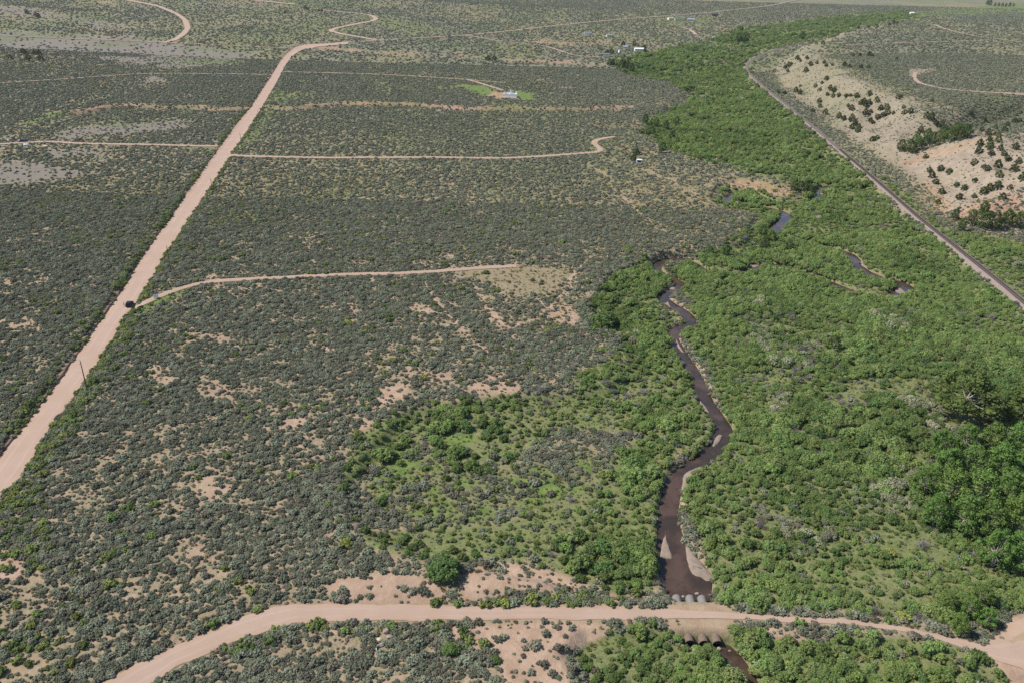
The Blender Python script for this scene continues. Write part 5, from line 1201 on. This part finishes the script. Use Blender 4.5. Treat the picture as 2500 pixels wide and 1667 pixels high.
p = at(930, 1583); e = empty('bent_pipe', p, 0.3); mb = MB(); mb.tube([(-.9, -.5, .15), (-.9, .2, .3), (-.5, .55, .45), (.2, .7, .5), (.9, .9, .5)], .16, 8); mb.build('pipe', M['galv'], e, True); tag(e, 'bent grey pipe lying below the yellow boulder', 'pipe'); HOLES.append((p.x, p.y, 1.2))
p = at(1851, 1620); e = empty('white_sheet', p, -.55); mb = MB(); mb.loft([[(x, y, .25 + .18 * math.sin(x * 3 + y)) for x, y in ((-1.4 + .1 * k, -.4), (1.4, -.35 + .02 * k), (1.3, .4), (-1.3, .35))] if k == 0 else [(x, y, .31 + .18 * math.sin(x * 3 + y)) for x, y in ((-1.4, -.4), (1.4, -.35), (1.3, .4), (-1.3, .35))] for k in range(2)]); mb.build('sheet', M['white'], e); tag(e, 'crumpled white sheet beside the creek below the lower road', 'debris'); HOLES.append((p.x, p.y, 1.6))
p = at(1699, 1392); e = empty('driftwood_log', Vector((p.x, p.y, -2.55)), 2.5); mb = MB(); mb.tube([(-1.1, 0, 0), (0, .08, .06), (1.1, -.05, .02)], [.1, .09, .05], 7); mb.tube([(.3, .05, .05), (.8, .5, .12)], [.05, .02], 5); mb.build('log', M['bark'], e, True); tag(e, 'pale driftwood log on the gravel bar beside the pool', 'log')

# ------------------------------------------------------------------ vegetation
def two_ways(P, S, n_single):
    """the plants that show largest come first"""
    ok, u, v = inframe(P)
    d = np.linalg.norm(P - CAM, axis=1) / S; d[~ok] = 1e9
    o = np.argsort(d); near = o[:n_single]; m = np.ones(len(P), bool); m[near] = False
    return near, m
# sagebrush
clump = sstep(0.28, 0.48, fbm(GX, GY, 4.6, 3, 111.0))
P = sample(2.25, 62, 420, sage * (0.55 + 0.45 * clump)); S = np.clip(0.58 * np.exp(rng.normal(0, 0.40, len(P))) * (0.8 + 0.35 * lookup(clump, P[:, 0], P[:, 1])), 0.22, 1.7)
near, rest = two_ways(P, S, 300)
first = {}
def area_words(u, v):
    if v > 1520 and u < 1300: return 'in the scrub below the lower dirt road'
    if u < 700: return 'left of the lower dirt road near the bottom left corner'
    return 'beside the lower dirt road near the bottom edge'
for i in near:
    k = rnd.randrange(5); u, v = project(P[i]); wds = area_words(u, v)
    o = single('sagebrush', SAGE[k], P[i], S[i], 'low grey-green sagebrush bush ' + wds, 'sagebrush', 'sagebrush bushes ' + wds); first.setdefault(k, o)
scatter('sagebrush_cover', 'grey-green sagebrush covering the plain on both sides of the road', 'sagebrush', P[rest], S[rest], list(first.values()))
fo = [single('distant_sagebrush', SAGE_F[k], at(px, py), 1.5, 'large grey sagebrush bush on the plain, %s' % wd, 'sagebrush', None) for k, (px, py, wd) in enumerate(((905, 350, 'above the middle of the straight ranch track'), (1100, 345, 'above the right half of the straight ranch track'), (300, 400, 'left of the main road below the west track')))]
P2 = sample(0.42, 420, 1000, sage * (1 - 0.3 * slope)); S2 = np.clip(0.95 * np.exp(rng.normal(0, 0.3, len(P2))), 0.4, 1.9) * (1 - 0.35 * lookup(slope, P2[:, 0], P2[:, 1]))
scatter('sagebrush_cover_middle', 'grey-green sagebrush spread over the middle distance and the mesa slope', 'sagebrush', P2, S2, fo)
P3 = sample(0.034, 1000, 2700, sage, widen=1.05); S3 = np.clip(rng.normal(1.8, 0.5, len(P3)), 0.9, 3.0)
scatter('sagebrush_cover_far', 'far grey sagebrush on the distant plain and hills', 'sagebrush', P3, S3, fo)
# green rabbitbrush along the road and here and there in the sage
rab = np.clip(small * 0.9 + 0.10 * sage * (fbm(GX, GY, 18, 2, 51.0) > 0.50) * (GY < 420) + 0.5 * area([(-60, 1180), (110, 1190), (120, 1350), (60, 1400), (-60, 1340)], 20) + 0.45 * area([(-60, 1480), (110, 1500), (160, 1620), (-60, 1640)], 30)
              + 0.5 * band([(330, 1640), (500, 1560), (640, 1500)], 14, 10) + 0.55 * band([(560, 1590), (700, 1545), (850, 1530), (1050, 1530), (1180, 1580)], 12, 10) + 0.6 * band([(1050, 1472), (1200, 1476), (1400, 1474), (1600, 1480)], 9, 5), 0, 1)
P = sample(0.5, 62, 700, rab, 0.15); S = np.clip(rng.normal(1.1, 0.35, len(P)), 0.4, 2.0)
near, rest = two_ways(P, S, 120); first = {}
for i in near:
    k = rnd.randrange(3); u, v = project(P[i]); wd = 'along the lower dirt road' if u > 300 else 'near the bottom left corner'
    o = single('green_rabbitbrush', RABBIT[k], P[i], S[i], 'bright green rabbitbrush shrub ' + wd, 'shrub', 'green rabbitbrush ' + wd); first.setdefault(k, o)
herb_from = first
scatter('rabbitbrush_verge', 'green brush lining the main dirt road and dotted through the sage', 'shrub', P[rest], S[rest], list(first.values()))
# bunch grass and herbs
tl = np.clip(0.25 * sage + 0.8 * olive + 0.35 * green * (willow < 0.3) + 0.12 * bare * (1 - red), 0, 1)
P = sample(0.42, 62, 480, tl, 0.1); S = np.clip(rng.normal(1.0, 0.35, len(P)), 0.4, 2.0)
near, rest = two_ways(P, S, 30); first = {}
for i in near[:6]:
    k = rnd.randrange(3); o = single('bunch_grass', TUFT[k], P[i], S[i], 'small dry straw-coloured grass tuft near the bottom edge', 'grass', 'grass tufts near the bottom edge'); first.setdefault(k, o)
scatter('bunch_grass_cover', 'dry yellowish bunch grass between the bushes', 'grass', P[rest], S[rest], list(first.values()))
hl = np.clip(0.9 * green * (1 - 0.3 * bare) * (1 - 0.6 * sstep(0.85, 0.98, green)), 0, 1)
P = sample(0.75, 62, 330, hl * np.maximum(willow, sstep(0.55, 0.8, green)), 0.1); S = np.clip(rng.normal(0.36, 0.13, len(P)), 0.14, 0.8)
scatter('green_herb_cover', 'low green herbs and grass on the meadow and between the willows', 'grass', P, S, list(herb_from.values()))
# willow thickets in three greens, laid out in patches; the brightest along the water
opening = sstep(0.50, 0.62, fbm(GX, GY * 0.7, 38, 3, 101.0)); wil2 = willow * (1 - 0.62 * opening * (1 - (1 - sstep(5, 16, cr_d)) * 0.7))
def at_creek(): return 1 - sstep(8, 24, cr_d)
sp = fbm(GX, GY, 26, 3, 61.0); sp2 = fbm(GX, GY, 16, 3, 71.0)
far_up = sstep(330, 420, GY)
l_br = np.clip(sstep(0.38, 0.50, sp) + 1.2 * at_creek() + 0.25 * far_up, 0, 1)
grz = np.clip(area([(1800, 690), (2200, 780), (2320, 900), (2260, 1200), (1900, 1360), (1790, 1250), (1850, 1000), (1780, 850)], 60) + area([(1250, 950), (1500, 930), (1520, 990), (1300, 990)], 20) + area([(880, 1290), (1500, 1250), (1500, 1440), (1000, 1380)], 40), 0, 1)
l_br = l_br * (1 - 0.45 * grz * (1 - at_creek())); l_dk = (1 - l_br) * sstep(0.40, 0.52, sp2); l_gy = np.clip(1 - l_br - l_dk, 0, 1) * (0.25 + 0.75 * grz)
l_dk = np.clip(l_dk + 0.2 + (1 - l_br - l_dk - l_gy).clip(0, 1) * 0.6, 0, 1)
dead_l = willow * sstep(0.56, 0.66, fbm(GX, GY, 12, 3, 81.0)) * (1 - at_creek())
names = {'willow': ('willow_shrub', 'bright green leafy willow shrub'), 'grey': ('grey_willow_shrub', 'pale grey-green willow shrub'), 'dark': ('dark_willow_shrub', 'deep green rounded shrub')}
def where_w(u, v):
    if v > 1535: return 'in the thicket below the lower dirt road, bottom right'
    if v > 1440: return 'in the thicket along the upper side of the lower road'
    return 'in the thicket beside the creek, lower right'
for key, lay, dens in (('willow', l_br, 0.62), ('grey', l_gy, 0.40), ('dark', l_dk, 0.42)):
    A = sample(dens, 62, 420, wil2 * lay * (1 - 0.6 * dead_l), 0.7); B = sample(dens * 0.42, 420, 1000, wil2 * lay, 1.0); C = sample(dens * 0.11, 1000, 2600, wil2 * lay, 1.5, 1.0)
    P = np.concatenate([A, B, C]); hgt = lookup(fbm(GX, GY, 15, 2, 91.0), P[:, 0], P[:, 1])
    S = np.clip(rng.normal(1.0, 0.24, len(P)), 0.4, 1.7) * np.clip(0.0 + 1.6 * hgt, 0.5, 1.4) * np.where(P[:, 1] > 1000, 2.0, np.where(P[:, 1] > 420, 1.3, 1.0))
    lw = lookup(willow, P[:, 0], P[:, 1]); S = S * np.where(lw < 0.5, 0.66, 1.0)
    near, rest = two_ways(P, S, 100); first = {}; nm, lab = names[key]
    for i in near:
        k = rnd.randrange(len(WIL[key])); u, v = project(P[i]); wd = where_w(u, v)
        o = single(nm, WIL[key][k], P[i], S[i], lab + ' ' + wd, 'shrub', lab + ' ' + wd); first.setdefault(k, o)
    scatter(nm + '_thicket', {'willow': 'bright green willow thicket along the winding creek', 'grey': 'grey-green brush mixed through the creek bottom', 'dark': 'dark green brush patches in the creek bottom'}[key], 'thicket', P[rest], S[rest], list(first.values()))
# dead grey brush
P = sample(0.12, 62, 520, dead_l * (0.25 + 0.75 * grz), 0.9); S = np.clip(rng.normal(1.0, 0.3, len(P)), 0.5, 1.8)
near, rest = two_ways(P, S, 40); first = {}
for i in near:
    k = rnd.randrange(2); o = single('dead_brush', DEAD[k], P[i], S[i], 'leafless grey dead brush in the willow thicket, lower right', 'shrub', 'dead brush in the lower right thicket'); first.setdefault(k, o)
scatter('dead_brush_cover', 'leafless grey brush showing through the creek thicket', 'shrub', P[rest], S[rest], list(first.values()))

# ------------------------------------------------------------------ air
hz = MB().box(-9000, 9000, -400, 16500, -12, 150).build('haze', None)
m = bpy.data.materials.new('thin_haze'); m.use_nodes = True; t = m.node_tree; t.nodes.clear()
pv = t.nodes.new('ShaderNodeVolumePrincipled'); pv.inputs['Color'].default_value = (0.86, 0.92, 1.0, 1); pv.inputs['Density'].default_value = 0.00003; pv.inputs['Anisotropy'].default_value = 0.2
oo = t.nodes.new('ShaderNodeOutputMaterial'); t.links.new(pv.outputs[0], oo.inputs['Volume'])
hz.data.materials.clear(); hz.data.materials.append(m); tag(hz, 'thin pale haze over the far plain', 'haze', kind='stuff')
